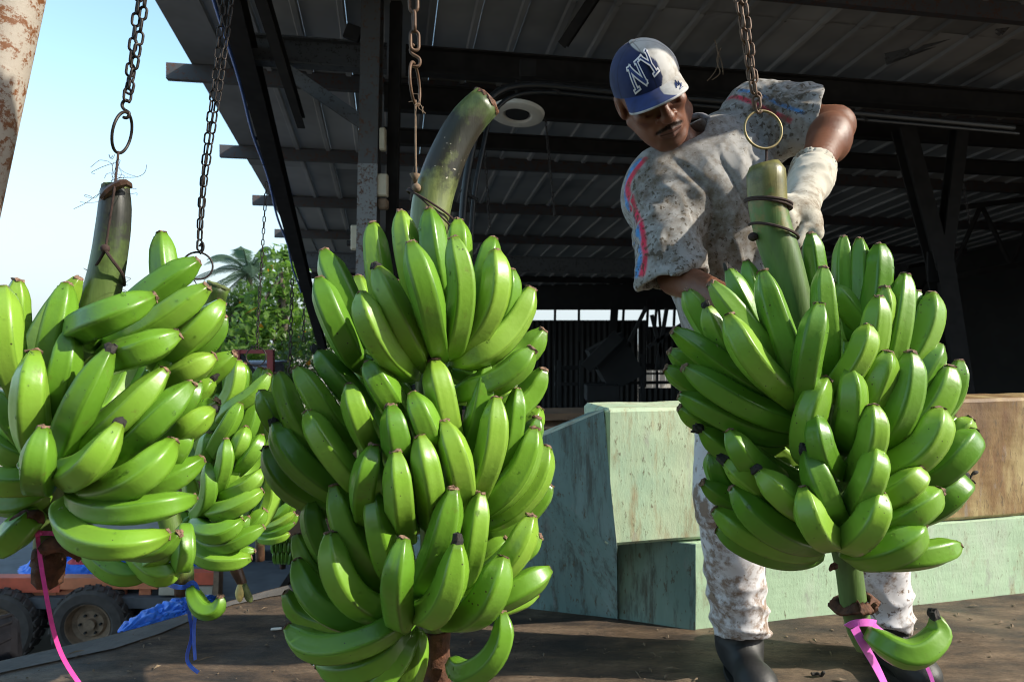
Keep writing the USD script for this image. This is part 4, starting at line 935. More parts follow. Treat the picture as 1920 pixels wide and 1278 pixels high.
# ------------------------------------------------------------------ chains, rings, twine, ribbons
def link_mesh(L, Wd, r, seg=14, sides=6):
    """one stadium shaped wire link, long axis z"""
    h = max((L - Wd) / 2, 0.0); P = []
    for a in np.linspace(0, math.pi, seg // 2): P.append((math.cos(a) * (Wd / 2 - r), 0, h + math.sin(a) * (Wd / 2 - r)))
    for a in np.linspace(math.pi, 2 * math.pi, seg // 2): P.append((math.cos(a) * (Wd / 2 - r), 0, -h + math.sin(a) * (Wd / 2 - r)))
    return tube(np.array(P), r, sides, closed=True, up=(0, 1, 0))
def chain(path, pts, L, Wd, r, mat, name='link', ang0=0.6, jig=0.25, seed=0):
    P = spline(pts, 200) if len(pts) > 2 else np.asarray(pts[0]) + (np.asarray(pts[1]) - np.asarray(pts[0])) * np.linspace(0, 1, 200)[:, None]
    s = np.r_[0, np.cumsum(np.linalg.norm(np.diff(P, axis=0), axis=1))]; pitch = L - 2.1 * r; n = int(s[-1] / pitch); g = np.random.default_rng(seed)
    for i in range(n):
        c = np.array([np.interp((i + .5) * pitch, s, P[:, k]) for k in range(3)]); c2 = np.array([np.interp((i + .6) * pitch, s, P[:, k]) for k in range(3)])
        d = c2 - c; d /= np.linalg.norm(d); a = ang0 + (math.pi / 2 if i % 2 else 0) + g.normal(0, jig)
        x = np.array([math.cos(a), math.sin(a), 0]); x -= d * (x @ d); x /= np.linalg.norm(x)
        m = link_mesh(L, Wd, r); T = np.eye(4); T[:3, 0], T[:3, 1], T[:3, 2], T[:3, 3] = x, np.cross(d, x), d, c
        obj(name, m.apply_transform(T), mat, path, smooth=True)
def ring_mesh(c, R, r, normal, squash=1.0, tilt=0.0):
    x, y, d = frame_of(normal); a = np.linspace(0, 2 * np.pi, 40, endpoint=False)
    P = np.array([np.asarray(c) + x * math.cos(t) * R * squash + y * math.sin(t) * R for t in a])
    return tube(P, r, 8, closed=True, up=d)
TOPZ = 2.38
def up_to_rail(p, dx=0.0): return np.array([p[0] + dx, p[1], TOPZ])
def above(a, b):
    """continue the line from a (lower) to b (upper) up to the rail"""
    d = b - a; return b + d * ((TOPZ - b[2]) / d[2])
Y = YL
t = thing('hanging_chain', 'doubled dark chain with S hook and wire ring over the left bunch, against the sky', 'chain', loc=at(232, 250, Y))
a, b = at(238, 190, Y), at(258, 10, Y); chain(t, [a, at(246, 110, Y), b, above(a, b)], 0.0215, 0.0125, 0.0019, m_chain, seed=1)
a, b = at(241, 176, Y), at(272, 0, Y); chain(t, [a, at(258, 90, Y), b, above(a, b)], 0.0215, 0.0125, 0.0019, m_chain, seed=2, ang0=0.2)
sh = spline([at(243, 192, Y), at(236, 188, Y), at(229, 196, Y), at(234, 206, Y), at(242, 212, Y), at(238, 221, Y), at(231, 220, Y)], 30)
obj('s_hook', tube(sh, 0.0022, 8), m_chain, t, smooth=True)
obj('wire_ring', ring_mesh(at(229, 249, Y), 0.0285, 0.0021, (0.95, 0.15, -0.25)), m_chain, t, smooth=True)
Y = YN
t = thing('hanging_chain', 'doubled dark chain ending in a wire ring above the stalk behind the left bunch', 'chain', loc=at(372, 500, Y))
for dx, sd in ((0, 3), (9, 4)):
    a = at(374, 470, Y); chain(t, [a, at(378 + dx * .4, 360, Y), at(392 + dx, 230, Y), above(at(392 + dx, 230, Y), at(406 + dx, 100, Y))], 0.025, 0.013, 0.0018, m_chain, seed=sd, ang0=0.3 + sd)
obj('wire_ring', ring_mesh(at(371, 498, Y), 0.027, 0.0019, (0.45, -0.9, 0.1)), m_chain, t, smooth=True)
obj('s_hook', tube(spline([at(374, 462, Y), at(380, 455, Y), at(382, 464, Y), at(375, 476, Y)], 14), 0.002, 7), m_chain, t, smooth=True)
obj('wire', tube(spline([at(362, 523, Y), at(367, 530, Y), at(367, 560, Y)], 12), 0.0009, 6), m_chain, t)
Y = 2.15
t = thing('hanging_chain', 'slender dark chain with an empty ring in front of the trees', 'chain', loc=at(480, 668, Y))
chain(t, [at(482, 655, Y), at(484, 600, Y), at(490, 500, Y), at(497, 385, Y), at(500, 340, Y)], 0.022, 0.011, 0.0018, m_chain, seed=5)
obj('wire_ring', ring_mesh(at(480, 668, Y), 0.030, 0.002, (0.1, -1, 0.1)), m_chain, t, smooth=True)
obj('wire', tube([at(478, 687, Y), at(478, 720, Y)], 0.001, 6), m_chain, t)
for (xa, ya, xb, yb, Yk, lab) in ((543, 700, 548, 520, 3.0, 'thin dark chain hanging under the shed edge before the green tree'), (569, 640, 570, 560, 3.6, 'short thin chain between the tree and the slanting rafter'),
                              (1040, 405, 1022, 215, 4.0, 'dark chain hanging beneath the roof right of the ring lamp'), (918, 428, 908, 262, 4.2, 'dark chain hanging behind the middle stalk left of the ring lamp'), (884, 420, 880, 330, 4.5, 'short dark chain beside the bent rail'), (1818, 420, 1806, 340, 5.0, 'dim chain under the roof at the far right')):
    t = thing('hanging_chain', lab, 'chain', loc=at(xa, ya, Yk)); a, b = at(xa, ya, Yk), at(xb, yb, Yk); q = b
    chain(t, [a, (a + b) / 2, b], 0.034, 0.018, 0.003, m_chain, seed=int(xa))
Y = YC
t = thing('hanging_chain', 'rusty chain with S hook and twisted wire ring over the middle bunch', 'chain', loc=at(778, 160, Y))
a, b = at(778, 95, Y), at(775, -10, Y); chain(t, [a, b, above(a, b)], 0.034, 0.0175, 0.0027, m_chain_rust, seed=6, ang0=0.1, jig=0.12)
obj('s_hook', tube(spline([at(777, 84, Y), at(771, 88, Y), at(770, 97, Y), at(777, 104, Y), at(786, 110, Y), at(787, 120, Y), at(780, 126, Y), at(772, 122, Y)], 30), 0.0024, 8), m_chain_rust, t, smooth=True)
obj('wire_ring', ring_mesh(at(778, 158, Y), 0.030, 0.0022, (0.98, -0.10, 0.03)), m_chain_rust, t, smooth=True)
obj('wire_twist', tube(spline([at(768, 122, Y - .01), at(776, 124, Y - .012), at(786, 123, Y - .01)], 8), 0.0014, 6), m_chain_rust, t)
Y = YR
t = thing('hanging_chain', 'brown chain with a brass ring above the right bunch, crossing the worker', 'chain', loc=at(1432, 243, Y))
a = at(1414, 176, Y); chain(t, [a, at(1404, 120, Y), at(1394, 60, Y), above(at(1394, 60, Y), at(1383, 0, Y))], 0.026, 0.0155, 0.0022, m_chain_rust, seed=7, ang0=0.5)
a = at(1420, 205, Y); chain(t, [a, at(1412, 140, Y), at(1402, 60, Y), above(at(1402, 60, Y), at(1390, 0, Y))], 0.026, 0.0155, 0.0022, m_chain_rust, seed=8, ang0=0.2)
obj('s_hook', tube(spline([at(1417, 172, Y), at(1424, 176, Y), at(1426, 186, Y), at(1418, 190, Y), at(1417, 200, Y), at(1423, 212, Y), at(1428, 208, Y)], 24), 0.0022, 8), m_chain_rust, t, smooth=True)
obj('brass_ring', ring_mesh(at(1431, 243, Y), 0.0315, 0.0021, (0.12, -0.98, 0.1)), m_brass, t, smooth=True)

def hairs(path, c, n, size, r, mat, seed):
    g = np.random.default_rng(seed); ms = []
    for i in range(n):
        p = [c + g.normal(0, size * .15, 3)]
        v = g.normal(0, 1, 3); v /= np.linalg.norm(v)
        for k in range(5): v = v + g.normal(0, .6, 3); v /= np.linalg.norm(v); p.append(p[-1] + v * size * .4)
        ms.append(tube(spline(p, 14), r, 4))
    obj('loose_fibres', cat(ms), mat, path)
def around(axis_pts, Yax, Rpx, rise, n=40, a0=-2.6, a1=2.6, face=-math.pi / 2):
    """curve round a stalk: centre (px,py), radius px, tilt rise px across"""
    (px, py) = axis_pts; c = at(px, py, Yax); R = 1.06 * Rpx / F * Yax
    return np.array([c + np.array([math.cos(face + a) * R, math.sin(face + a) * R, -rise / F * Yax * math.cos(face + a)]) for a in np.linspace(a0, a1, n)])
Y = YC
t = thing('twine', 'grey twine from the wire ring to the loop round the middle stalk', 'twine', loc=at(781, 350, Y))
obj('cord', tube(spline([at(779, 188, Y - .005), at(779, 260, Y - .008), at(781, 350, Y - .012)], 30), 0.0016, 7), m_string, t)
obj('knot', cat([trimesh.creation.icosphere(2, .0065).apply_translation(at(781, 352, Y - .014)), trimesh.creation.cone(.008, .016, sections=9).apply_transform(trimesh.transformations.rotation_matrix(math.pi, (1, 0, 0))).apply_translation(at(778, 342, Y - .014) + [0, 0, .012])]), m_string, t, smooth=True)
obj('loop', tube(around((806, 384), YC + .01, 40, 26, a0=-1.9, a1=1.9), 0.0016, 7), m_string_dark, t)
obj('loop', tube(around((808, 392), YC + .01, 40, 38, a0=-1.9, a1=1.9), 0.0014, 7), m_string_dark, t)
hairs(t, at(784, 196, Y - .006), 4, 0.014, 0.0006, m_string, 3)
Y = YL
t = thing('twine', 'dark frayed twine from the ring down the cut left stalk', 'twine', loc=at(215, 345, Y))
cordp = spline([at(222, 284, Y - .002), at(219, 315, Y - .012), at(215, 350, Y - .026), at(206, 410, Y - .028), at(198, 465, Y - .028)], 40)
obj('cord', tube(cordp, 0.0016, 7), m_string_dark, t)
obj('knot', trimesh.creation.icosphere(2, .006).apply_translation(at(197, 466, Y - .028)), m_string_dark, t, smooth=True)
lp_ = spline([at(197, 468, Y - .029), at(184, 492, Y - .024), at(172, 512, Y - .002), at(172, 520, Y + .01)], 16); obj('loop', tube(lp_, .0019, 7), m_string_dark, t)
lp_ = spline([at(197, 468, Y - .029), at(214, 492, Y - .028), at(230, 515, Y - .012), at(233, 535, Y + .004)], 16); obj('loop', tube(lp_, .0022, 7), m_string_dark, t)
hairs(t, at(220, 300, Y - .01), 6, 0.03, 0.00035, m_string_dark, 4); hairs(t, at(206, 335, Y - .02), 7, 0.03, 0.00035, m_string_dark, 5); hairs(t, at(235, 540, Y), 5, 0.03, 0.0003, m_string_dark, 6); hairs(t, at(170, 515, Y), 4, 0.02, 0.0003, m_string_dark, 7)
Y = YR
t = thing('twine', 'brown cord tied twice round the top of the right stalk', 'twine', loc=at(1440, 400, Y))
obj('cord', tube(spline([at(1437, 278, Y), at(1437, 295, Y), at(1436, 308, Y - .004)], 10), 0.0022, 7), m_string_dark, t)
obj('loop', tube(around((1440, 380), YR, 39, 6, a0=-1.75, a1=1.75), 0.0024, 7), m_string_dark, t)
obj('loop', tube(around((1440, 385), YR, 39, 8, a0=-1.75, a1=1.75), 0.0021, 7), m_string_dark, t)
obj('loop', tube(around((1450, 434), YR, 41, 14, a0=-1.75, a1=1.75), 0.0024, 7), m_string_dark, t)
obj('knot', trimesh.creation.icosphere(2, .008).apply_scale((1, .8, .9)).apply_translation(at(1412, 444, Y - .012)), m_string_dark, t, smooth=True)
obj('knot', trimesh.creation.icosphere(2, .006).apply_translation(at(1477, 386, Y - .018)), m_string_dark, t, smooth=True)

Y = YL
t = thing('pink_ribbon', 'long bright pink ribbon tied round the tail of the left bunch', 'ribbon', loc=at(75, 1000, Y))
Yf = Y - .028
obj('strand', ribbon([at(80, 932, Yf), at(62, 952, Yf - .004), at(50, 972, Yf - .006), at(58, 990, Yf - .008), at(72, 1002, Yf - .01)], 0.006, (0.3, -1, .2), 30, 1.2), m_pink, t)
obj('strand', ribbon([at(70, 998, Yf - .008), at(76, 1050, Yf - .012), at(86, 1110, Yf - .012), at(100, 1180, Yf - .006), at(120, 1235, Yf), at(150, 1282, Yf + .004)], 0.0052, (0.05, -1, 0), 50, 0.7), m_pink, t)
obj('tie', ribbon([at(66, 1000, Yf - .006), at(85, 999, Yf - .008), at(105, 1000, Yf + .004)], 0.006, (0, -1, .25), 16, 0.4), m_pink, t)
obj('knot', trimesh.creation.icosphere(2, .0055).apply_scale((1.2, .8, .8)).apply_translation(at(71, 999, Yf - .009)), m_pink, t, smooth=True)
Y = YR; Yf = Y - .026
t = thing('pink_ribbon', 'violet pink ribbon tied to the lower stalk of the right bunch', 'ribbon', loc=at(1615, 1175, Y))
obj('tie', ribbon([at(1588, 1174, Yf + .006), at(1602, 1168, Yf - .004), at(1622, 1166, Yf - .006), at(1642, 1168, Yf + .004)], 0.011, (0, -1, .1), 18), m_pink2, t)
obj('strand', ribbon([at(1602, 1176, Yf - .008), at(1618, 1205, Yf - .01), at(1638, 1240, Yf - .006), at(1662, 1288, Yf)], 0.014, (0.1, -1, 0), 30, .5), m_pink2, t)
obj('strand', ribbon([at(1636, 1168, Yf), at(1652, 1182, Yf + .002), at(1680, 1195, Yf + .006)], 0.008, (0, -1, .3), 18, .6), m_pink2, t)
obj('strand', ribbon([at(1722, 1225, Yf + .03), at(1738, 1250, Yf + .03), at(1752, 1288, Yf + .03)], 0.006, (0, -1, 0), 14), m_pink2, t)
Y = YN; Yf = Y - .02
t = thing('blue_ribbon', 'shiny blue ribbon tied round the cut stalk behind the left bunch', 'ribbon', loc=at(345, 1097, Y))
obj('tie', ribbon([at(312, 1092, Yf + .016), at(322, 1097, Yf + .002), at(345, 1100, Yf - .004), at(366, 1094, Yf + .004)], 0.009, (0, -1, .1), 18), m_blue, t)
obj('strand', ribbon([at(350, 1096, Yf - .006), at(362, 1090, Yf - .008), at(371, 1105, Yf - .008), at(370, 1130, Yf - .006), at(364, 1175, Yf - .004), at(366, 1236, Yf)], 0.0062, (0.1, -1, 0), 34, .9), m_blue, t)
obj('strand', ribbon([at(354, 1098, Yf - .006), at(355, 1150, Yf - .006), at(359, 1195, Yf), at(352, 1240, Yf), at(372, 1260, Yf)], 0.0066, (0, -1, 0), 34, 1.0), m_blue, t)
t = thing('straw_strand', 'wispy dry straw strand hanging under the dark roof beside the chain', 'straw', loc=at(1340, 130, 3.2))
for k, pts in enumerate((((1352, 90), (1345, 120), (1350, 135), (1335, 150)), ((1340, 75), (1347, 110), (1343, 130), (1326, 152)), ((1347, 100), (1353, 118), (1356, 140)))):
    obj('straw', tube(spline([at(*p, 3.2 + .01 * k) for p in pts], 16), 0.0022, 5), m_string, t)

# ------------------------------------------------------------------ yard: trailer, tarps, tyres, trees
def tyre(c, R, w, normal, mat, rim=True, parent=None, lugs=22):
    x, y, d = frame_of(normal); T = np.eye(4); T[:3, 0], T[:3, 1], T[:3, 2], T[:3, 3] = x, y, d, c
    prof = [(R * .60, -w * .40), (R * .68, -w * .5), (R * .90, -w * .5), (R * .98, -w * .40), (R, -w * .2), (R, w * .2), (R * .98, w * .40), (R * .90, w * .5), (R * .68, w * .5), (R * .60, w * .40), (R * .60, -w * .40)]
    m = trimesh.creation.revolve(np.array(prof), sections=48); m.apply_transform(T)
    obj('tyre', m, mat, parent, smooth=35)
    lg = []
    for i in range(lugs):
        for s in (-1, 1):
            a = 2 * math.pi * (i + (0.5 if s > 0 else 0)) / lugs
            b = box((R * 1.005, 0, s * w * .23), (R * .06, R * .17, w * .36), 0.004, trimesh.transformations.rotation_matrix(.35 * s, (1, 0, 0))); b.apply_transform(trimesh.transformations.rotation_matrix(a, (0, 0, 1))); lg.append(b)
    obj('tread', cat(lg).apply_transform(T), mat, parent, kind='stuff')
    if rim:
        prof = [(R * .12, w * .14), (R * .34, w * .16), (R * .40, w * .04), (R * .52, w * .10), (R * .585, w * .42), (R * .60, w * .44), (R * .60, -w * .3), (R * .12, -w * .3), (R * .12, w * .14)]
        m = trimesh.creation.revolve(np.array(prof), sections=36); m.apply_transform(T); obj('rim', m, m_rim, parent, smooth=30)
        hb = trimesh.creation.cylinder(R * .15, w * .3, sections=16); hb.apply_translation((0, 0, w * .16)); hb.apply_transform(T); obj('hub', hb, m_rim, parent)
        for k in range(6):
            n_ = trimesh.creation.cylinder(R * .035, w * .1, sections=6); n_.apply_translation((R * .27 * math.cos(k * 1.047), R * .27 * math.sin(k * 1.047), w * .2)); n_.apply_transform(T); obj('wheel_nut', n_, m_dark, parent)
YT = 5.6
tn = np.array([0.10, -1.0, 0.0]); tdir = np.array([1.0, 0.10, 0.0]) / math.sqrt(1.01)
tr = thing('flatbed_trailer', 'old red and orange flatbed trailer parked below the dock, muddy wheels', 'trailer', loc=at(200, 1232, YT))
def tp(px, py, dy=0.0): return at(px, py, YT + (px - 200) / F * YT * 0.10 + dy)
for cx, cy in ((2, 1152), (174, 1160)):
    hub_c = tp(cx, cy); hub_c[2] = YARD + 0.30
    tyre(hub_c, 0.295, 0.2, tn, m_tyre, True, tr)
obj('axle', bar(tp(2, 1160, .15), tp(174, 1160, .15), 0.10, 0.10), m_dark, tr)
obj('axle', bar(tp(174, 1160, .1), tp(174, 1160, 1.5), 0.10, 0.10), m_dark, tr)
def tbox(px0, py0, px1, py1, d, mat, name, dy=0.0):
    a, b = tp(px0, (py0 + py1) / 2, dy + d / 2), tp(px1, (py0 + py1) / 2, dy + d / 2)
    return obj(name, bar(a, b, d, (py1 - py0) / F * YT), mat, tr)
tbox(-160, 1046, 560, 1066, 2.0, m_deck, 'deck', -0.05)
tbox(-160, 1067, 560, 1078, 1.8, m_dark, 'deck_bearer', 0.06)
tbox(-160, 1079, 118, 1106, 0.10, m_red, 'side_rail', 0.02)
tbox(119, 1079, 300, 1100, 0.10, m_orange, 'side_rail', 0.02)
tbox(301, 1069, 405, 1092, 0.10, m_red, 'side_rail', 0.0)
tbox(-160, 1107, 110, 1122, 0.08, m_orange, 'lower_rail', 0.06)
tbox(111, 1101, 240, 1122, 0.08, m_orange, 'lower_rail', 0.07)
tbox(264, 1101, 286, 1134, 0.08, m_orange, 'frame_post', 0.05)
tbox(241, 1099, 262, 1150, 0.08, m_dark, 'frame_post', 0.10)
tbox(287, 1124, 315, 1134, 0.08, m_orange, 'lower_rail', 0.05)
tbox(288, 1095, 404, 1122, 0.06, m_dark, 'lamp_recess', 0.04)
tbox(300, 1098, 400, 1113, 0.05, m_cream, 'rear_board', -0.02)
tbox(404, 1066, 414, 1118, 0.12, m_rim, 'rear_post', -0.04)
tbox(415, 1105, 640, 1112, 0.10, m_rim, 'tow_bar', 0.1)
for cx in (60, 95): obj('spring', bar(tp(cx, 1138, .05), tp(cx + 24, 1146, .05), 0.05, 0.03), m_dark, tr)
t = thing('farm_crate', 'dark crate standing on the ground behind the trailer end', 'crate', loc=at(500, 1110, 6.6))
for k in range(4): obj('board', box(at(505, 1040 + k * 22, 6.6), (0.72, 0.04, 0.095), 0.006), m_dark, t)
for s in (470, 538): obj('corner_post', box(at(s, 1074, 6.63), (0.05, 0.04, 0.5), 0.006), m_dark, t)
# load on the trailer: crumpled tarps
def heap(c, sx, sy, sz, seed, n=64, crease=1.0):
    u, v = np.meshgrid(np.linspace(-1, 1, n), np.linspace(-1, 1, n), indexing='ij'); r = np.sqrt(u**2 + v**2)
    P = np.stack([u, v, np.zeros_like(u)], -1)
    h = np.clip(1 - r ** 2.2, 0, 1) ** .6 * (0.55 + .7 * meshkit.fbm(P * 2.1 + 5, 3, seed))
    rd = np.abs(meshkit.fbm(P * np.array([7, 4, 1]) + 3, 3, seed + 5) - .5) * 2
    h = h * (1 - .55 * crease * (1 - rd) ** 4) + .05 * meshkit.fbm(P * 14, 2, seed + 9)
    X = np.stack([c[0] + u * sx * (1 + .12 * meshkit.noise(P * 3, seed)), c[1] + v * sy, c[2] + h * sz], -1).reshape(-1, 3)
    i, j = np.meshgrid(np.arange(n - 1), np.arange(n - 1), indexing='ij'); a = (i * n + j).ravel()
    f = np.stack([a, a + n, a + n + 1, a + 1], -1); ok = r.ravel()
    f = f[(ok[f] < 1.06).any(1)]
    m = trimesh.Trimesh(*meshkit.arrays((X, f))[:2], process=False); m.remove_unreferenced_vertices(); return m
def wedge_heap(c0, c1, hw, hh, seed):
    n, m = 70, 34; s = np.linspace(0, 1, n); o = np.linspace(0, np.pi, m); S, O = np.meshgrid(s, o, indexing='ij')
    P = np.stack([S * 5, np.cos(O), np.sin(O)], -1); k = np.sin(np.pi * np.clip(S * .97 + .015, 0, 1)) ** .5
    r = k * (0.7 + .6 * meshkit.fbm(P * 1.7, 3, seed)) * (1 - .35 * (1 - np.abs(meshkit.fbm(P * 3.2 + 7, 3, seed + 2) - .5) * 2) ** 5)
    ax = c0 + (c1 - c0) * S[..., None]; d = (c1 - c0) / np.linalg.norm(c1 - c0); sd = np.cross(d, (0, 0, 1)); sd /= np.linalg.norm(sd)
    X = ax + sd * (np.cos(O) * r * hw)[..., None] + np.array([0, 0, 1]) * (np.sin(O) * r * hh)[..., None]
    i, j = np.meshgrid(np.arange(n - 1), np.arange(m - 1), indexing='ij'); a = (i * m + j).ravel()
    return trimesh.Trimesh(*meshkit.arrays((X.reshape(-1, 3), np.stack([a, a + 1, a + m + 1, a + m], -1)))[:2], process=False)
obj('blue_tarpaulin', wedge_heap(at(228, 1190, 3.1), at(412, 1126, 3.9), 0.11, 0.085, 21), m_tarp, smooth=50, label='crumpled bright blue tarpaulin piled along the dock edge in front of the wheel', category='tarpaulin')
obj('blue_tarpaulin', heap(at(165, 1048, YT + .7), 0.45, 0.5, 0.22, 33), m_tarp, smooth=50, label='folded blue plastic sheet lying on the trailer deck behind the brown husk', category='tarpaulin')
obj('blue_tarpaulin', heap(at(372, 1046, YT + .5), 0.14, 0.3, 0.52, 35), m_tarp, smooth=50, label='blue plastic bundle standing on the trailer end between two bunches', category='tarpaulin')
obj('red_sack', heap(at(165, 1047, YT + .1), 0.12, 0.15, 0.05, 37), plain('red_cloth', (.5, .05, .06), .7, var=.3), smooth=50, label='small red cloth bundle on the trailer deck edge', category='sack')
t = thing('bumper_tyre', 'black tyre with deep tread hanging on the dock face at the lower left corner', 'tyre', loc=at(0, 1240, 2.35))
tyre(at(-14, 1268, 2.5), 0.20, 0.17, (0.82, 0.56, 0.06), m_tyre_black, False, t, 16)
t = thing('white_scrap', 'small white plastic scrap on the floor left of the middle bunch', 'scrap', loc=at(518, 1178, 2.25) * [1, 1, 0])
obj('scrap_piece', box(at(518, 1178, 0.944 * F / 539), (0.034, 0.012, 0.006), .002, trimesh.transformations.euler_matrix(0, 0, .2)), m_white, t)
obj('scrap_piece', box(at(541, 1174, 0.944 * F / 535), (0.012, 0.010, 0.006), .002), m_white, t)
# heaps of earth behind the trailer, low wall
obj('earth_bank', heap(np.array([-8.5, 13.0, YARD - .05]), 4.0, 3.2, 1.0, 41, crease=.3), m_yard, smooth=True, kind='structure')
t = thing('red_gate_frame', 'red painted metal gate frame with grey tank behind the empty ring', 'gate', loc=at(450, 700, 8.0) * [1, 1, 0] + [0, 0, YARD])
f8 = lambda px, py: at(px, py, 8.0)
for px in (446, 508): 
    a = f8(px, 655); b = a.copy(); b[2] = YARD; obj('gate_post', bar(b, a, 0.07, 0.07), m_redframe, t)
obj('gate_rail', bar(f8(440, 659), f8(514, 659), 0.05, 0.045), m_redframe, t); obj('gate_rail', bar(f8(440, 697), f8(514, 697), 0.05, 0.03), m_dark, t)
obj('gate_brace', bar(f8(452, 664), f8(486, 712), 0.04, 0.04), m_dark, t)
t2 = thing('grey_tank', 'grey blue metal tank standing behind the red gate frame', 'tank', loc=at(470, 730, 8.6) * [1, 1, 0] + [0, 0, YARD])
obj('tank_body', box(np.array([at(475, 690, 8.6)[0], 8.8, (YARD + at(475, 682, 8.6)[2]) / 2]), (0.5, 0.5, at(475, 682, 8.6)[2] - YARD), 0.03), m_greyblue, t2)
obj('tank_lid', box(at(475, 681, 8.6) + [0, .2, .01], (0.55, 0.55, 0.03), 0.008), m_greyblue, t2)

def leaf_cloud(clumps, n, size, seed, droop=0.5):
    g = np.random.default_rng(seed); V_, F_ = [], []
    cl = np.array([c[:3] for c in clumps]); rad = np.array([c[3] for c in clumps]); wts = rad ** 2; wts /= wts.sum()
    k = g.choice(len(clumps), n, p=wts); d = g.normal(0, 1, (n, 3)); d /= np.linalg.norm(d, axis=1, keepdims=True)
    c = cl[k] + d * (rad[k] * g.uniform(.35, 1.0, n) ** .6)[:, None] * np.array([1, 1, .85])
    a = g.uniform(0, 2 * np.pi, n); el = g.normal(-droop, .6, n)
    ax = np.stack([np.cos(a) * np.cos(el), np.sin(a) * np.cos(el), np.sin(el)], 1); sd = np.cross(ax, g.normal(0, .35, (n, 3)) + [0, 0, 1]); sd /= np.linalg.norm(sd, axis=1, keepdims=True)
    nn = np.cross(sd, ax); s = (size * g.uniform(.55, 1.25, n))[:, None]
    q = [c, c + ax * s * .45 + sd * s * .28 - nn * s * .05, c + ax * s, c + ax * s * .45 - sd * s * .28 - nn * s * .05, c + ax * s * .5 + nn * s * .02]
    Vv = np.stack(q, 1).reshape(-1, 3); b = np.arange(n)[:, None] * 5
    Ff = np.vstack([b + np.array([[0, 1, 4]]), b + np.array([[1, 2, 4]]), b + np.array([[2, 3, 4]]), b + np.array([[3, 0, 4]])])
    return trimesh.Trimesh(Vv, Ff, process=False)
def tree(name, label, base, top, clumps, n, size, mat, seed, r0=0.12, orange=0):
    t = thing(name, label, 'tree' if 'tree' in name else 'shrub', loc=base); g = np.random.default_rng(seed)
    mid = (base + top) / 2 + g.normal(0, .12, 3)
    obj('trunk', tube(spline([base, mid, top], 16), np.linspace(r0, r0 * .35, 16), 9), m_bark, t, smooth=True)
    for c in clumps:
        c = np.array(c[:3]); s = base + (top - base) * g.uniform(.45, .95)
        obj('limb', tube(spline([s, (s + c) / 2 + g.normal(0, .1, 3) + [0, 0, .1], c], 10), np.linspace(r0 * .4, r0 * .06, 10), 6), m_bark, t, smooth=True)
    obj('crown', leaf_cloud(clumps, n, size, seed), mat, t, kind='stuff')
    if orange: obj('withered_leaves', leaf_cloud(clumps, orange, size * 1.2, seed + 3), m_orangeleaf, t, kind='stuff')
    return t
TS = 1.45
def A(px, py, Yk, r, j=0.0): p = at(px, py, Yk * TS); return (*p, r * TS)
g = np.random.default_rng(5)
def gnd(px, Yk): p = at(px, 700, Yk); p[2] = YARD; return p
cl_ = [A(535, 520, 12, .42), A(505, 560, 12.2, .45), A(560, 560, 12.4, .42), A(480, 600, 11.8, .4), A(540, 610, 12, .5), A(515, 480, 12.5, .32), A(555, 495, 12.6, .35), A(580, 620, 12.3, .5), A(460, 645, 11.6, .45), A(510, 650, 11.8, .5), A(545, 470, 12.8, .25)]
tree('leafy_tree', 'broad leaved green tree with a few orange leaves beside the shed edge', gnd(530, 12.2 * TS), at(525, 500, 12.2 * TS), cl_, 1700, 0.27, m_leaf, 3, 0.16, 12)
cl_ = [A(455, 555, 13.4, .36), A(438, 566, 13.6, .36), A(475, 570, 13.3, .36), A(440, 640, 13, .5), A(425, 590, 13.5, .42), A(455, 600, 13.2, .45), A(410, 650, 13, .5), A(480, 640, 12.6, .4), A(430, 690, 12.6, .55), A(400, 600, 14, .3)]
tree('leafy_tree', 'dense dark green bushy tree below the palm', gnd(440, 13 * TS), at(438, 590, 13 * TS), cl_, 2200, 0.24, m_leaf2, 8, 0.15, 12)
cl_ = [A(560, 680, 11, .55), A(600, 640, 11.5, .5), A(520, 720, 11, .55), A(470, 720, 11, .5), A(620, 700, 11, .5)]
tree('leafy_shrub', 'low dark shrub filling the gap beneath the leafy tree', gnd(560, 11 * TS), at(560, 690, 11 * TS), cl_, 1700, 0.2, m_leaf2, 9, 0.06, 8)
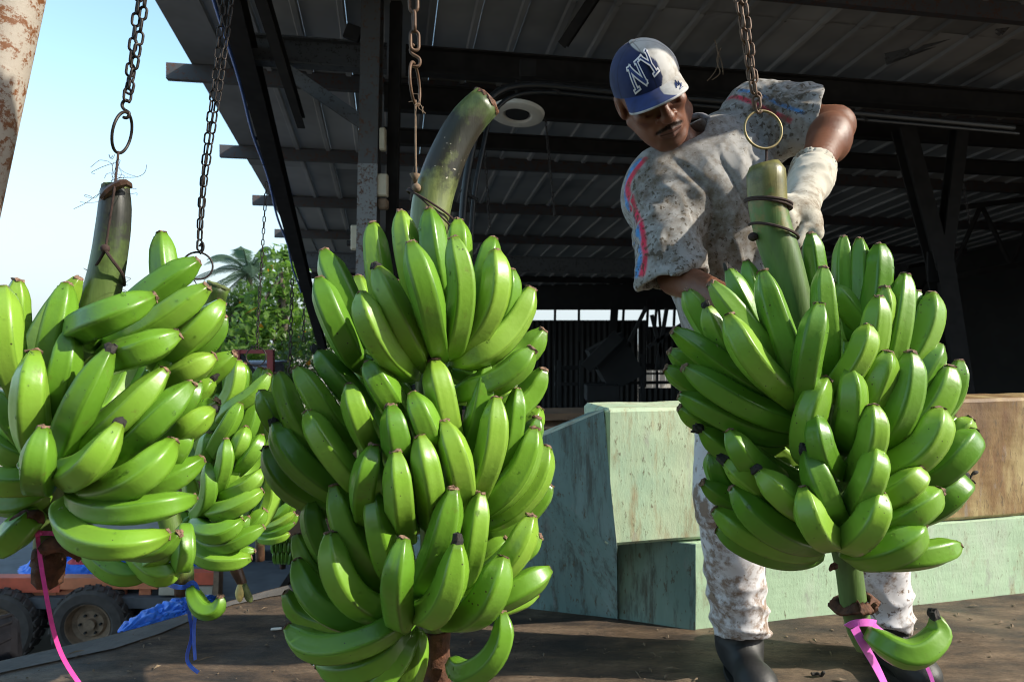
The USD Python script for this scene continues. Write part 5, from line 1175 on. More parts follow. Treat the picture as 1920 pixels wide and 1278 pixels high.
# palm
pb = gnd(472, 30); pt = at(466, 512, 30)
t = thing('palm_tree', 'feathery palm tree rising behind the leafy trees against the sky', 'palm', loc=pb)
obj('trunk', tube(spline([pb, (pb + pt) / 2 + [0.15, 0, 0], pt], 14), np.linspace(.22, .13, 14), 10), m_bark, t, smooth=True)
for k in range(26):
    a = k * 2.399; el = 1.25 - (k / 26) * 1.9; L = 3.1 + g.uniform(-.3, .3)
    dr = np.array([math.cos(a) * math.cos(el), math.sin(a) * math.cos(el), math.sin(el)])
    R_ = np.array([pt + dr * L * s + np.array([0, 0, -1]) * 1.15 * (s ** 2) * L * .55 for s in np.linspace(0, 1, 15)])
    ms = [tube(R_, np.linspace(.03, .008, 15), 5)]; vs, fs = [], []
    for i in range(1, 44):
        s = i / 44; c = np.array([np.interp(s, np.linspace(0, 1, 15), R_[:, q]) for q in range(3)]); c2 = np.array([np.interp(min(s + .05, 1), np.linspace(0, 1, 15), R_[:, q]) for q in range(3)]); d = (c2 - c) / max(np.linalg.norm(c2 - c), 1e-6)
        sdv = np.cross(d, (0, 0, 1)); sdv /= max(np.linalg.norm(sdv), 1e-6)
        for sg in (-1, 1):
            ll = .58 * math.sin(math.pi * min(s * .85 + .12, 1)) * g.uniform(.8, 1.1); e = sdv * sg * .75 + d * .55 + np.array([0, 0, -.42]); e /= np.linalg.norm(e); b = len(vs)
            vs += [c - d * .022, c + d * .022, c + e * ll * .6 + d * .02, c + e * ll, c + e * ll * .6 - d * .02]; fs += [[b, b + 1, b + 2], [b, b + 2, b + 4], [b + 4, b + 2, b + 3]]
    obj('frond', cat([ms[0], trimesh.Trimesh(np.array(vs), np.array(fs), process=False)]), m_palm, t)
# background belt of greenery beyond the yard
cl_ = [(x, 24 + g.uniform(-2, 2), YARD + g.uniform(.3, 1.4), g.uniform(.6, .95)) for x in np.linspace(-22, 2, 22)]
tree('hedge_tree', 'far low belt of dark green bushes beyond the yard', np.array([-10, 24, YARD]), np.array([-10, 24, YARD + 2]), cl_, 5200, 0.34, m_leaf2, 12, 0.1)
cl_ = [A(1768, 640, 19, .5), A(1760, 670, 18, .5), A(1780, 600, 19.5, .4)]
# ------------------------------------------------------------------ the worker
def surface_nets(Fv, org, h):
    S = Fv < 0; nx, ny, nz = Fv.shape
    c = [(i, j, k) for i in (0, 1) for j in (0, 1) for k in (0, 1)]
    sub = lambda A, o: A[o[0]:nx - 1 + o[0], o[1]:ny - 1 + o[1], o[2]:nz - 1 + o[2]]
    cnt = sum(sub(S, o).astype(np.int8) for o in c); act = (cnt > 0) & (cnt < 8)
    idx = np.full(act.shape, -1, np.int64); I = np.argwhere(act); idx[act] = np.arange(len(I))
    vals = {o: sub(Fv, o)[act] for o in c}; acc = np.zeros((len(I), 3)); num = np.zeros(len(I))
    for a in c:
        for ax in range(3):
            if a[ax] == 0:
                b = list(a); b[ax] = 1; b = tuple(b); va, vb = vals[a], vals[b]; m = (va < 0) != (vb < 0)
                t = va / np.where(m, va - vb, 1); p = np.array(a, float)[None].repeat(len(I), 0); p[:, ax] = t
                acc += np.where(m[:, None], p, 0); num += m
    Vv = np.asarray(org) + (I + acc / num[:, None]) * h; Fq = []
    for ax in range(3):
        o = [0, 0, 0]; o[ax] = 1; u, v = [(1, 2), (2, 0), (0, 1)][ax]
        A0 = S[tuple(slice(0, -1) if q == ax else slice(1, -1) for q in range(3))]; A1 = S[tuple(slice(1, None) if q == ax else slice(1, -1) for q in range(3))]
        E = np.argwhere(A0 != A1); e = E.copy(); e[:, u] += 1; e[:, v] += 1
        fl = A0[tuple(E.T)]
        q = []
        for du, dv in ((1, 1), (0, 1), (0, 0), (1, 0)):
            w = e.copy(); w[:, u] -= du; w[:, v] -= dv; q.append(idx[tuple(w.T)])
        q = np.stack(q, 1); q[~fl] = q[~fl][:, ::-1]; Fq.append(q)
    Fq = np.vstack(Fq)
    return trimesh.Trimesh(Vv, np.vstack([Fq[:, [0, 1, 2]], Fq[:, [0, 2, 3]]]), process=False)
class Grid:
    def __init__(s, lo, hi, h):
        s.lo, s.h = np.asarray(lo, float), h; n = np.ceil((np.asarray(hi) - lo) / h).astype(int) + 1
        ax = [s.lo[k] + np.arange(n[k]) * h for k in range(3)]
        s.P = np.stack(np.meshgrid(*ax, indexing='ij'), -1).astype(np.float32)
    def mesh(s, F): return surface_nets(F.astype(np.float64), s.lo, s.h)
def smin(a, b, k):
    if k <= 0: return np.minimum(a, b)
    h = np.clip(.5 + .5 * (b - a) / k, 0, 1); return b + (a - b) * h - k * h * (1 - h)
def smax(a, b, k): return -smin(-a, -b, k)
def ell(P, c, r, R=None):
    q = P - np.asarray(c, np.float32)
    if R is not None: q = q @ np.asarray(R, np.float32)
    r = np.asarray(r, np.float32); k0 = np.linalg.norm(q / r, axis=-1); k1 = np.linalg.norm(q / (r * r), axis=-1)
    return k0 * (k0 - 1) / np.maximum(k1, 1e-6)
def cap(P, a, b, ra, rb=None, scale=None):
    a, b = np.asarray(a, np.float32), np.asarray(b, np.float32); rb = ra if rb is None else rb
    if scale is not None: P, a, b = P * np.float32(scale), a * np.float32(scale), b * np.float32(scale)
    ab = b - a; t = np.clip(((P - a) @ ab) / (ab @ ab), 0, 1)
    return np.linalg.norm(P - a - t[..., None] * ab, axis=-1) - (ra + (rb - ra) * t)

# head pose: local x = picture right, -y = face direction, z = up
def rot(ax, deg): return trimesh.transformations.rotation_matrix(math.radians(deg), ax)[:3, :3]
HR = rot((0, 1, 0), -31) @ rot((1, 0, 0), 34) @ rot((0, 0, 1), -11)
HC = at(1218, 172, 1.605)
def hw(p): return np.asarray(p, float) @ HR.T + HC
SR, SL = at(1232, 335, 1.70), at(1418, 215, 1.75)
NB = at(1290, 262, 1.71)
ER, WR_ = at(1268, 520, 1.60), at(1420, 590, 1.33)
EL, WL_ = at(1562, 238, 1.63), at(1522, 325, 1.44)
HANDL = at(1500, 400, 1.30)
WAI, HIP = at(1400, 560, 1.80), at(1435, 690, 1.86)
HPR, HPL = at(1375, 690, 1.86), at(1500, 690, 1.88)
KR, KL = at(1365, 930, 1.86), at(1635, 930, 1.93)
AR_, AL_ = np.array([0.655, 1.96, 0.10]), np.array([1.10, 2.02, 0.10])

man = thing('person', 'man in a stained grey T-shirt, white trousers, blue and white cap, gripping the right bunch', 'person', loc=(0.88, 1.95, 0))
# --- head in its own frame
G = Grid((-.115, -.15, -.165), (.115, .145, .14), .0026); P = G.P; X, Yv, Z = P[..., 0], P[..., 1], P[..., 2]; aX = np.abs(X); PM = np.stack([aX, Yv, Z], -1)
D = ell(P, (0, .015, .030), (.070, .092, .082))
D = smin(D, ell(P, (0, -.030, -.03), (.060, .062, .088)), .03)
D = smin(D, ell(P, (0, -.035, -.078), (.050, .050, .042)), .02)
D = smin(D, ell(P, (0, -.079, -.103), (.021, .018, .018)), .022)
D = smin(D, cap(PM, (.058, .005, -.05), (.022, -.065, -.105), .016, .015), .022)
D = smin(D, ell(PM, (.040, -.066, -.020), (.021, .022, .017)), .022)
D = smin(D, cap(PM, (.012, -.090, .025), (.040, -.078, .023), .010), .014)
D = smax(D, -ell(PM, (.031, -.104, .004), (.021, .020, .013)), .012)
D = smin(D, ell(PM, (.031, -.0765, .002), (.0165, .0125, .0125)), .004)              # lids over the eyes
D = smax(D, -ell(PM, (.031, -.0905, -.0045), (.0145, .003, .0014)), .0025)             # lid line
D = smin(D, cap(PM, (.019, -.089, .0115), (.043, -.080, .010), .0035), .006)          # upper lid fold
D = smin(D, cap(P, (0, -.092, .014), (0, -.113, -.024), .0085, .0115), .014)
D = smin(D, ell(P, (0, -.1135, -.031), (.0155, .0145, .0125)), .010)
D = smin(D, ell(PM, (.0165, -.100, -.035), (.0105, .013, .0095)), .006)
D = smax(D, -ell(PM, (.0078, -.110, -.0445), (.0048, .006, .0045)), .004)
D = smin(D, ell(P, (0, -.081, -.062), (.031, .022, .024)), .018)
D = smin(D, cap(PM, (0, -.1035, -.0635), (.024, -.093, -.069), .0062, .004), .006)
D = smin(D, cap(PM, (0, -.1015, -.0775), (.021, -.092, -.0735), .0072, .004), .006)
D = smax(D, -cap(PM, (0, -.112, -.0705), (.026, -.097, -.0715), .0022), .004)
D = smax(D, -cap(PM, (.020, -.107, -.036), (.036, -.089, -.068), .0035), .010)         # cheek crease
D = smax(D, -cap(PM, (.016, -.094, -.006), (.036, -.085, -.016), .0022), .008)         # bag under the eye
D = smax(D, -cap(P, (-.016, -.100, -.090), (.016, -.100, -.090), .004), .010)
ear = smax(ell(PM, (.074, .016, -.008), (.010, .021, .032), rot((0, 1, 0), 0)), -ell(PM, (.086, .012, -.006), (.008, .013, .021)), .005)
D = smin(D, ear, .006)
nk = (NB - HC) @ HR
D = smin(D, cap(P, (0, .035, -.045), nk * .62, .056, .058), .025)
D = D + (meshkit.fbm(P * 60, 3, 4).astype(np.float32) - .5) * .0012
D = smax(D, ((P - nk.astype(np.float32) * .58) @ (nk / np.linalg.norm(nk)).astype(np.float32)), .004)
head = G.mesh(D)
hv = head.vertices.copy()
# --- body under the clothes
G = Grid((.10, 1.18, .02), (1.32, 2.16, 1.62), .011); P = G.P
sc = (1, 1.35, 1)
B = cap(P, SR - [0, 0, .025], SL - [0, 0, .03], .042, .042)
B = smin(B, cap(P, (SR + SL) / 2 + [0, .03, -.10], WAI + [0, .03, 0], .125, .105), .07)
B = smin(B, cap(P, WAI + [0, .03, 0], HIP, .108, .118), .05)
B = smin(B, cap(P, NB + [0, .01, -.06], HC + np.array([0.02, .03, -.03]), .056, .046), .03)
B = smin(B, cap(P, SR, ER, .050, .041), .02); B = smin(B, cap(P, ER, WR_, .041, .028), .015)
B = smin(B, cap(P, SL - [0, 0, .012], EL, .052, .046), .02); B = smin(B, cap(P, EL, WL_, .047, .033), .02)
B = smin(B, ell(P, (SL + EL) / 2 + [.01, 0, .0], (.075, .052, .055), rot((0, 1, 0), 12)), .02)
B = smin(B, ell(P, EL * .72 + WL_ * .28 + [.006, 0, 0], (.047, .047, .060)), .02)
for hp, kn, an in ((HPR, KR, AR_), (HPL, KL, AL_)): B = smin(B, smin(cap(P, hp, kn, .078, .052), cap(P, kn, an, .05, .034), .02), .03)
def hand(P, w, d, side, s=1.0):
    """palm with four bent fingers and a thumb; d = direction of the fingers, side = towards the thumb"""
    d = d / np.linalg.norm(d); side = side - d * (side @ d); side /= np.linalg.norm(side); nrm = np.cross(d, side)
    Hh = cap(P, w, w + d * .05 * s, .027 * s, .030 * s); Hh = smin(Hh, cap(P, w + d * .045 * s - side * .022 * s, w + d * .08 * s - side * .028 * s, .017 * s), .02)
    Hh = smin(Hh, cap(P, w + d * .045 * s + side * .022 * s, w + d * .085 * s + side * .026 * s, .017 * s), .02)
    for k, (o, L) in enumerate(((.032, .9), (.011, 1.0), (-.011, .95), (-.031, .75))):
        a = w + d * .082 * s + side * o * s; b = a + (d * .75 + nrm * .55) * .036 * L * s; c = b + (d * .15 + nrm * .95) * .028 * L * s; e = c + (d * -.45 + nrm * .75) * .02 * L * s
        Hh = smin(Hh, np.minimum(np.minimum(cap(P, a, b, .0105 * s, .0095 * s), cap(P, b, c, .0095 * s, .009 * s)), cap(P, c, e, .009 * s, .008 * s)), .004)
    a = w + d * .025 * s + side * .028 * s; b = a + (d * .55 + side * .75) * .035 * s; c = b + (d * .7 + nrm * .7) * .03 * s
    return smin(Hh, np.minimum(cap(P, a, b, .014 * s, .0115 * s), cap(P, b, c, .0115 * s, .009 * s)), .010)
Dh = hand(P, WR_, at(1475, 560, 1.22) - WR_, np.array([0, -.3, 1.0]), 1.0); B = smin(B, Dh, .012)
body = G.mesh(B)
def to_m(t): return manifold3d.Manifold(manifold3d.Mesh(np.asarray(t.vertices, np.float32), np.asarray(t.faces, np.uint32)))
headw = trimesh.Trimesh(hw(head.vertices), head.faces, process=False)
try:
    mm = to_m(body) + to_m(headw); ms = mm.to_mesh(); full = trimesh.Trimesh(ms.vert_properties[:, :3], ms.tri_verts, process=False)
    if len(full.vertices) < 100: raise ValueError
except Exception as e:
    full = cat([body, headw])
print('body', len(full.faces), full.is_watertight)
# skin colours by place on the head (beard shadow, moustache, lips, brows, lids)
L = (full.vertices - HC) @ HR; x, yv, zz_ = L[:, 0], L[:, 1], L[:, 2]; ax_ = np.abs(x); front = (yv < -.05) & (np.linalg.norm(L, axis=1) < .18)
col = np.tile([0.125, 0.048, 0.024], (len(L), 1))
def paint(mask, c): 
    mask = np.clip(mask, 0, 1)[:, None]; col[:] = col * (1 - mask) + np.array(c) * mask
def soft(d, w): return np.clip(.5 - d / w, 0, 1)
nz = meshkit.fbm(full.vertices * 40, 3, 2); paint(np.clip((nz - .5) * 1.2, 0, .5), (0.15, 0.065, 0.035))
fr_ = front.astype(float)
must = soft(np.abs(zz_ - (-.0545 - .010 * (ax_ / .03) ** 2)) - .0062 + .002 * (ax_ / .03), .004) * soft(ax_ - .034, .006) * fr_
paint(must * (.75 + .5 * meshkit.noise(full.vertices * 400, 1)), (0.008, 0.006, 0.005))
lips = soft(np.abs(zz_ + .0705) - .0085 * np.sqrt(np.clip(1 - (ax_ / .026) ** 2, 0, 1)), .003) * (yv < -.085) * fr_ * (ax_ < .026); paint(lips * .65, (0.10, 0.036, 0.028))
paint(soft(np.abs(zz_ + .0705 + .0) - .0012, .0012) * (ax_ < .026) * (yv < -.085) * fr_, (0.012, 0.005, 0.004))
paint(soft(np.abs(zz_ - (.0265 - .006 * ((ax_ - .03) / .02) ** 2)) - .0035, .003) * soft(np.abs(ax_ - .031) - .020, .005) * fr_ * .9, (0.008, 0.005, 0.004))
paint(soft(np.abs(zz_ + .0045 - .004 * ((ax_ - .031) / .016) ** 2) - .0013, .0014) * soft(np.abs(ax_ - .031) - .0145, .003) * fr_, (0.006, 0.004, 0.004))
paint(.45 * soft(np.linalg.norm(np.stack([x * .9, (zz_ + .088) * 1.0], 1), axis=1) - .03, .02) * fr_, (0.05, 0.024, 0.015))
paint((np.linalg.norm(L, axis=1) < .2) * soft(-(yv - .02), .02) * soft(-(zz_ + .045), .02) * (ax_ < .078), (0.01, 0.008, 0.007))
m_skin = M('dark_skin', {'a': ('attribute', {'attribute': 'skin_colour'}), 'g': ('geometry', {}), 'n': ('noise_texture', {'scale': 420.0, 'detail': 3.0}), 'b': ('bump', {'strength': 0.35, 'distance': 0.002}),
    'bw': ('rgb_to_bw', {}), 'mr': ('map_range', {'from_min': 0.008, 'from_max': 0.035, 'to_min': 0.0, 'to_max': 0.4, 'clamp': True}), 'p': ('principled_bsdf', {'roughness': 0.47, 'specular_ior_level': 0.5, 'subsurface_weight': 0.12, 'subsurface_scale': 0.004, 'subsurface_radius': (1.0, 0.35, 0.2)})},
    [('a.color', 'p.base_color'), ('a.color', 'bw.color'), ('bw.val', 'mr.value'), ('mr.result', 'p.specular_ior_level'), ('g.position', 'n.vector'), ('n.fac', 'b.height'), ('b.normal', 'p.normal')])
obj('body', full, m_skin, man, smooth=True, attrs={'skin_colour': col})

# --- cloth materials
def stained(name, base, stain, a0, a1, sc1=7.0, sc2=46.0, attr=None, spot=0.9):
    n = {'g': ('geometry', {}), 'n': ('noise_texture', {'scale': sc1, 'detail': 6.0, 'roughness': 0.6}), 'n2': ('noise_texture', {'scale': sc2, 'detail': 5.0, 'roughness': 0.65}), 'n3': ('noise_texture', {'scale': 3.0, 'detail': 3.0}),
        'v': ('noise_texture', {'scale': sc2 * 1.7, 'detail': 3.0, 'roughness': .6}), 'mu': ('math', {'math_type': 'multiply_add', 'value2': 0.5}), 'h': ('math', {'math_type': 'multiply', 'value2': 0.5}),
        'r': ('map_range', {'from_min': a0, 'from_max': a1, 'to_min': 0, 'to_max': 0.85, 'clamp': True}), 'm': ('mix', {'color1': base}),
        'st': ('rgb_ramp', {'ramp': [(0.3, tuple(c * .55 for c in stain)), (0.7, tuple(c * 1.25 for c in stain))]}),
        'vr': ('map_range', {'from_min': spot, 'from_max': spot + .05, 'to_min': 0, 'to_max': 1, 'clamp': True}), 'vt': ('math', {'math_type': 'multiply_add', 'value2': .55}), 'vm': ('mix', {}), 'sd': ('mix', {'color2': tuple(c * .6 for c in stain)}), 'half': ('math', {'math_type': 'multiply', 'value2': .8}),
        'w': ('noise_texture', {'scale': 900.0, 'detail': 2.0}), 'b': ('bump', {'strength': 0.22, 'distance': 0.001}), 'p': ('principled_bsdf', {'roughness': 0.9, 'specular_ior_level': 0.2, 'sheen_weight': 0.1})}
    l = [('g.position', k + '.vector') for k in ('n', 'n2', 'n3', 'v', 'w')] + [('n2.fac', 'h.value1'), ('n.fac', 'mu.value1'), ('h.value', 'mu.value3'), ('mu.value', 'r.value'), ('r.result', 'm.fac'), ('n2.fac', 'st.fac'), ('st.color', 'm.color2'),
        ('n3.fac', 'vt.value1'), ('v.fac', 'vt.value3'), ('vt.value', 'vr.value'), ('vr.result', 'half.value1'), ('half.value', 'sd.fac'), ('m.color', 'sd.color1'), ('w.fac', 'b.height'), ('b.normal', 'p.normal')]
    if attr:
        n['at'] = ('attribute', {'attribute': attr}); n['ms'] = ('mix', {'mix_type': 'multiply', 'fac': 1.0}); l += [('at.color', 'ms.color1'), ('at.color', 'm.color1')]; n.pop('ms'); l = [q for q in l if 'ms.' not in q[1]]
    l.append(('sd.color', 'p.base_color'))
    return M(name, n, l)
m_shirt = stained('stained_shirt', (0.46, 0.46, 0.47), (0.10, 0.074, 0.046), 0.44, 0.60, 6.0, 50.0, attr='print', spot=0.87)
m_trouser = stained('stained_trousers', (0.60, 0.59, 0.60), (0.17, 0.10, 0.05), 0.49, 0.58, 5.0, 34.0, spot=0.87)
m_glove = stained('white_glove', (0.46, 0.43, 0.36), (0.13, 0.09, 0.05), 0.49, 0.62, 9.0, 40.0, spot=0.93)

# --- shirt
G = Grid((.16, 1.38, .86), (.98, 2.06, 1.66), .0052); P = G.P
torso_ax = WAI - (SR + SL) / 2; tl = np.linalg.norm(torso_ax); td = torso_ax / tl
T1 = cap(P, SR + [0.01, .02, -.03], SL + [0, .02, -.028], .083, .083)
T1 = smin(T1, cap(P, (SR + SL) / 2 + [0, .03, -.12], WAI + [0, .03, .0], .165, .155), .10)
T1 = smin(T1, cap(P, WAI + [0, .03, 0], HIP + [-.01, 0.02, .06], .150, .150), .06)
T1 = smin(T1, cap(P, NB + [0.005, .03, -.035], (SR + SL) / 2 + [0, .02, -.03], .060, .09), .05)
SLR = at(1262, 525, 1.60); sdr = (SLR - SR) / np.linalg.norm(SLR - SR)
SLL = at(1524, 222, 1.67); sdl = (SLL - SL) / np.linalg.norm(SLL - SL)
S1 = cap(P, SR, SLR + sdr * .06, .071, .087); S2 = cap(P, SL, SLL + sdl * .06, .092, .080)
# hem plane of the right sleeve slants like in the picture
hr_n = np.array([0.25, -.15, -1.0]); hr_n /= np.linalg.norm(hr_n); hl_n = np.array([.93, -.15, -.30]); hl_n /= np.linalg.norm(hl_n)
cutR = (P - SLR.astype(np.float32)) @ hr_n.astype(np.float32); cutL = (P - SLL.astype(np.float32)) @ hl_n.astype(np.float32)
S1 = smax(S1, cutR, .006); S2 = smax(S2, cutL, .006)
C = smin(smin(T1, S1, .035), S2, .035)
# folds
px_ = P[..., 0]; pz_ = P[..., 2]; py_ = P[..., 1]
rel = P - ((SR + SL) / 2).astype(np.float32); along = rel @ td.astype(np.float32)
cd = np.cross(td, [0, 1, 0]); cd /= np.linalg.norm(cd); cross = rel @ cd.astype(np.float32)
nzz = meshkit.fbm(P * np.float32(5.0), 3, 6).astype(np.float32); nz2 = meshkit.fbm(P * np.float32(11.0), 3, 9).astype(np.float32)
ang = np.arctan2((P - SL.astype(np.float32))[..., 2], (P - SL.astype(np.float32))[..., 0])
fm = np.clip((meshkit.fbm(P * np.float32(4.0) + 3, 2, 31).astype(np.float32) - .33) * 3, 0, 1)
f1 = np.abs(np.sin(cross * 27 + (nzz - .5) * 7 + along * 3)) ** .6 + fm * .8 * (1 - np.abs(np.sin(cross * 61 + (nzz - .5) * 13 - along * 7))) ** 1.5       # long folds down the front
f2 = (1 - np.abs(np.sin(ang * 8.0 + (nzz - .5) * 5))) ** 1.4                        # fan of folds from the raised shoulder
relR = P - SR.astype(np.float32); alR = relR @ sdr.astype(np.float32)
f3 = (1 - np.abs(np.sin(alR * 30 + relR[..., 0] * 26 + (nz2 - .5) * 6))) ** 1.3
wT = np.clip(along / .10 + .25, 0, 1); dS = np.linalg.norm(P - SL.astype(np.float32), axis=-1); wS = np.clip(1.25 - dS / .34, 0, 1) * np.clip((dS - .07) / .10, 0, 1)
wR = np.clip(1 - np.maximum(S1, 0) / .03, 0, 1) * np.clip(alR / .06, 0, 1)
C = C - (.014 * f1 * wT * (1 - .6 * wR) + .012 * f2 * wS * np.clip(1.1 - np.maximum(cutL + .05, 0) / .05, 0, 1) + .010 * f3 * wR) + (nz2 - .5) * .006 + .006
inner = np.minimum(cap(P, SLR - sdr * .05, SLR + sdr * .2, .070, .080), cap(P, SLL - sdl * .015, SLL + sdl * .2, .066, .062))
C = smax(C, -inner, .004)
neck_ax = HC - NB; neck_ax /= np.linalg.norm(neck_ax)
C = smax(C, -cap(P, NB - neck_ax * .055, NB + neck_ax * .16, .058, .064), .006)
C = smax(C, -((P - (HIP + np.array([0, 0, .02])).astype(np.float32))[..., 2]), .004)
sh = G.mesh(C)
v = sh.vertices
def dpoly(pts, v):
    d = np.full(len(v), 9.0)
    for a, b in zip(pts[:-1], pts[1:]):
        ab = b - a; t = np.clip(((v - a) @ ab) / (ab @ ab), 0, 1); d = np.minimum(d, np.linalg.norm(v - a - t[:, None] * ab, axis=1))
    return d
from scipy.spatial import cKDTree
kt = cKDTree(v)
def onsurf(pts, Y0):
    """points of the printed stripe, laid onto the front of the cloth"""
    out = []
    for (a, b) in pts:
        q = v[(np.abs(v[:, 0] / v[:, 1] * F + 960 - a) < 9) & (np.abs(639 - (v[:, 2] - CAMZ) / v[:, 1] * F - b) < 9)]
        out.append(q[np.argmin(q[:, 1])] if len(q) else at(a, b, Y0))
    out = np.array(out); Ym = np.median(out[:, 1]); return np.array([at(a, b, Ym) for a, b in pts])
pr = np.tile([0.29, 0.285, 0.275], (len(v), 1))
for pts, w, c in (([(1217, 288), (1196, 314), (1186, 336), (1190, 370), (1199, 410), (1204, 450), (1203, 490), (1198, 518)], .0052, (.62, .035, .085)), ([(1206, 290), (1188, 312), (1178, 336), (1181, 372), (1190, 412), (1194, 450), (1193, 490), (1188, 520)], .0042, (.07, .25, .55)),
                  ([(1296, 196), (1318, 178), (1344, 164), (1372, 155), (1396, 154), (1410, 166), (1434, 186), (1456, 204), (1482, 224)], .0052, (.62, .035, .085)), ([(1404, 153), (1420, 164), (1444, 184), (1466, 202), (1492, 220)], .0045, (.07, .25, .55)), ([(1292, 193), (1284, 200)], .008, (.10, .28, .5))):
    Pp = onsurf(pts, 1.62); flat = np.array([1, .02, 1]); d = dpoly(spline(Pp, 60) * flat, v * flat); k = (np.clip(.5 - (d - w) / .003, 0, 1) * (sh.vertex_normals[:, 1] < -.2))[:, None]; pr = pr * (1 - k) + np.array(c) * k
# small blue and red chest mark
Pp = onsurf([(1388, 268), (1397, 274)], 1.6); k = np.clip(.5 - (dpoly(Pp, v) - .004) / .003, 0, 1)[:, None]; pr = pr * (1 - k) + np.array([.12, .15, .45]) * k
Pp = onsurf([(1396, 280), (1402, 282)], 1.6); k = np.clip(.5 - (dpoly(Pp, v) - .003) / .003, 0, 1)[:, None]; pr = pr * (1 - k) + np.array([.5, .1, .2]) * k
dk = np.clip(1 - (kt.query(v)[0]), 0, 1)
shp = obj('shirt', sh, m_shirt, man, smooth=True, attrs={'print': pr}, label='grey T-shirt with dark spatter stains and red and blue sleeve stripes')
cr = []
xx, yy, _ = frame_of(neck_ax)
for a in np.linspace(0, 2 * np.pi, 40, endpoint=False):
    u = xx * math.cos(a) + yy * math.sin(a); cr.append(NB + neck_ax * (.012 - .018 * max(0, -u[1])) + u * (.0625 + .003 * math.sin(2 * a)))
obj('collar', tube(np.array(cr), .0075, 10, closed=True, up=neck_ax), m_shirt, shp, smooth=True, attrs={'print': np.tile([0.19, 0.195, 0.22], (400, 1))})

# --- trousers
G = Grid((.36, 1.62, .08), (1.30, 2.22, 1.02), .0062); P = G.P
nzz = meshkit.fbm(P * np.float32(6.0), 3, 16).astype(np.float32); nz2 = meshkit.fbm(P * np.float32(14.0), 3, 19).astype(np.float32)
C = cap(P, HPR, HPL, .125, .125); pz_ = P[..., 2]
for hp, kn, an, s in ((HPR, KR, AR_, 1.0), (HPL, KL, AL_, 1.3)):
    lg = smin(cap(P, hp, kn, .112, .092), cap(P, kn, an + [0, 0, .02], .092, .080), .03)
    rel = P - an.astype(np.float32)
    bunch = np.clip(1 - (pz_ - .10) / .30, 0, 1)
    lg = lg - .017 * bunch * (1 - np.abs(np.sin(pz_ * 46 * (1 - .25 * pz_) + rel[..., 0] * 9 * s + (nzz - .5) * 6)) ** .7)
    lg = lg - .012 * np.clip(pz_ - .2, 0, .6) * 2.0 * (1 - np.abs(np.sin(rel[..., 0] * 38 * s - pz_ * 9 + (nzz - .5) * 7)) ** .8)
    C = smin(C, lg, .03)
C = C + (nz2 - .5) * .011 + .006
for an in (AR_, AL_): C = smax(C, -cap(P, an + [0, 0, -.1], an + [0, -.01, .10], .064), .004)
hemz = .112 + .012 * np.sin(P[..., 0] * 31) + .01 * np.sin(P[..., 1] * 40)
C = smax(C, hemz - pz_, .005); C = smax(C, pz_ - 1.0, .004)
obj('trousers', G.mesh(C), m_trouser, man, smooth=True, label='white work trousers spattered with brown stains')

# --- boots
m_boot = plain('black_boot', (0.010, 0.010, 0.010), 0.55, var=0.6, scale=14, bump=0.15, bscale=60)
for an, toe in ((AR_, np.array([-.03, -1.0, 0])), (AL_, np.array([.12, -1.0, 0]))):
    toe = toe / np.linalg.norm(toe); a0 = an * [1, 1, 0]
    G = Grid(a0 + [-.16, -.26, -.004], a0 + [.16, .14, .34], .0045); P = G.P
    C = cap(P, a0 + [0, .01, .09], a0 + [0, .015, .30], .066, .075)
    C = smin(C, cap(P, a0 - toe * .045 + [0, 0, .045], a0 + toe * .13 + [0, 0, .040], .047, .046), .045)
    C = smin(C, ell(P, a0 + toe * .15 + [0, 0, .042], (.052, .062, .044)), .03)
    C = C + .003 * np.sin(P[..., 2] * 130) * np.clip(1 - np.abs(P[..., 2] - .12) / .05, 0, 1)
    C = smax(C, -cap(P, a0 + [0, .01, .20], a0 + [0, .015, .5], .060, .068), .004)
    C = smax(C, .012 - P[..., 2], .003)
    b = obj('boot', G.mesh(C), m_boot, man, smooth=True)
    out = []
    for q in np.linspace(0, 2 * np.pi, 60, endpoint=False):
        l = math.cos(q); w = math.sin(q); out.append((.055 * w * (1 + .12 * l) , (.135 * l + .055)))
    sd = np.array([toe[1], -toe[0], 0]); pl = Polygon([tuple((a0 + sd * w + toe * l)[:2]) for w, l in out]); sm = trimesh.creation.extrude_polygon(pl, .016, engine='earcut'); sm.apply_translation((0, 0, .0015))
    obj('sole', sm, m_boot, b)

# --- gloves
gd = HANDL - WL_; gd /= np.linalg.norm(gd)
G = Grid(np.minimum(WL_, HANDL) - .15, np.maximum(WL_, HANDL) + .15, .0042); P = G.P
C = cap(P, WL_ + (EL - WL_) * .10, WL_ + gd * .045, .050, .041)
wr = HANDL - gd * .045
C = smin(C, cap(P, WL_ + gd * .03, wr, .041, .035), .02)
C = smin(C, hand(P, wr, at(1492, 470, 1.19) - wr, np.array([-.9, -.4, .1]), 1.12), .012)
nz2 = meshkit.fbm(P * np.float32(16.0), 3, 29).astype(np.float32); al = (P - WL_.astype(np.float32)) @ gd.astype(np.float32)
C = C - .006 * (1 - np.abs(np.sin(al * 85 + P[..., 0] * 45 + (nz2 - .5) * 6)) ** .8) * np.clip(1 - np.abs(al - .04) / .09, 0, 1) + (nz2 - .5) * .006 + .002
ed_ = (EL - WL_) / np.linalg.norm(EL - WL_)
C = smax(C, -cap(P, WL_ + ed_ * .02, WL_ + ed_ * .3, .043, .050), .003); C = smax(C, (P - (WL_ + ed_ * .028).astype(np.float32)) @ ed_.astype(np.float32), .004)
obj('glove', G.mesh(C), m_glove, man, smooth=True, label='off-white work glove with a wide cuff on the raised arm')

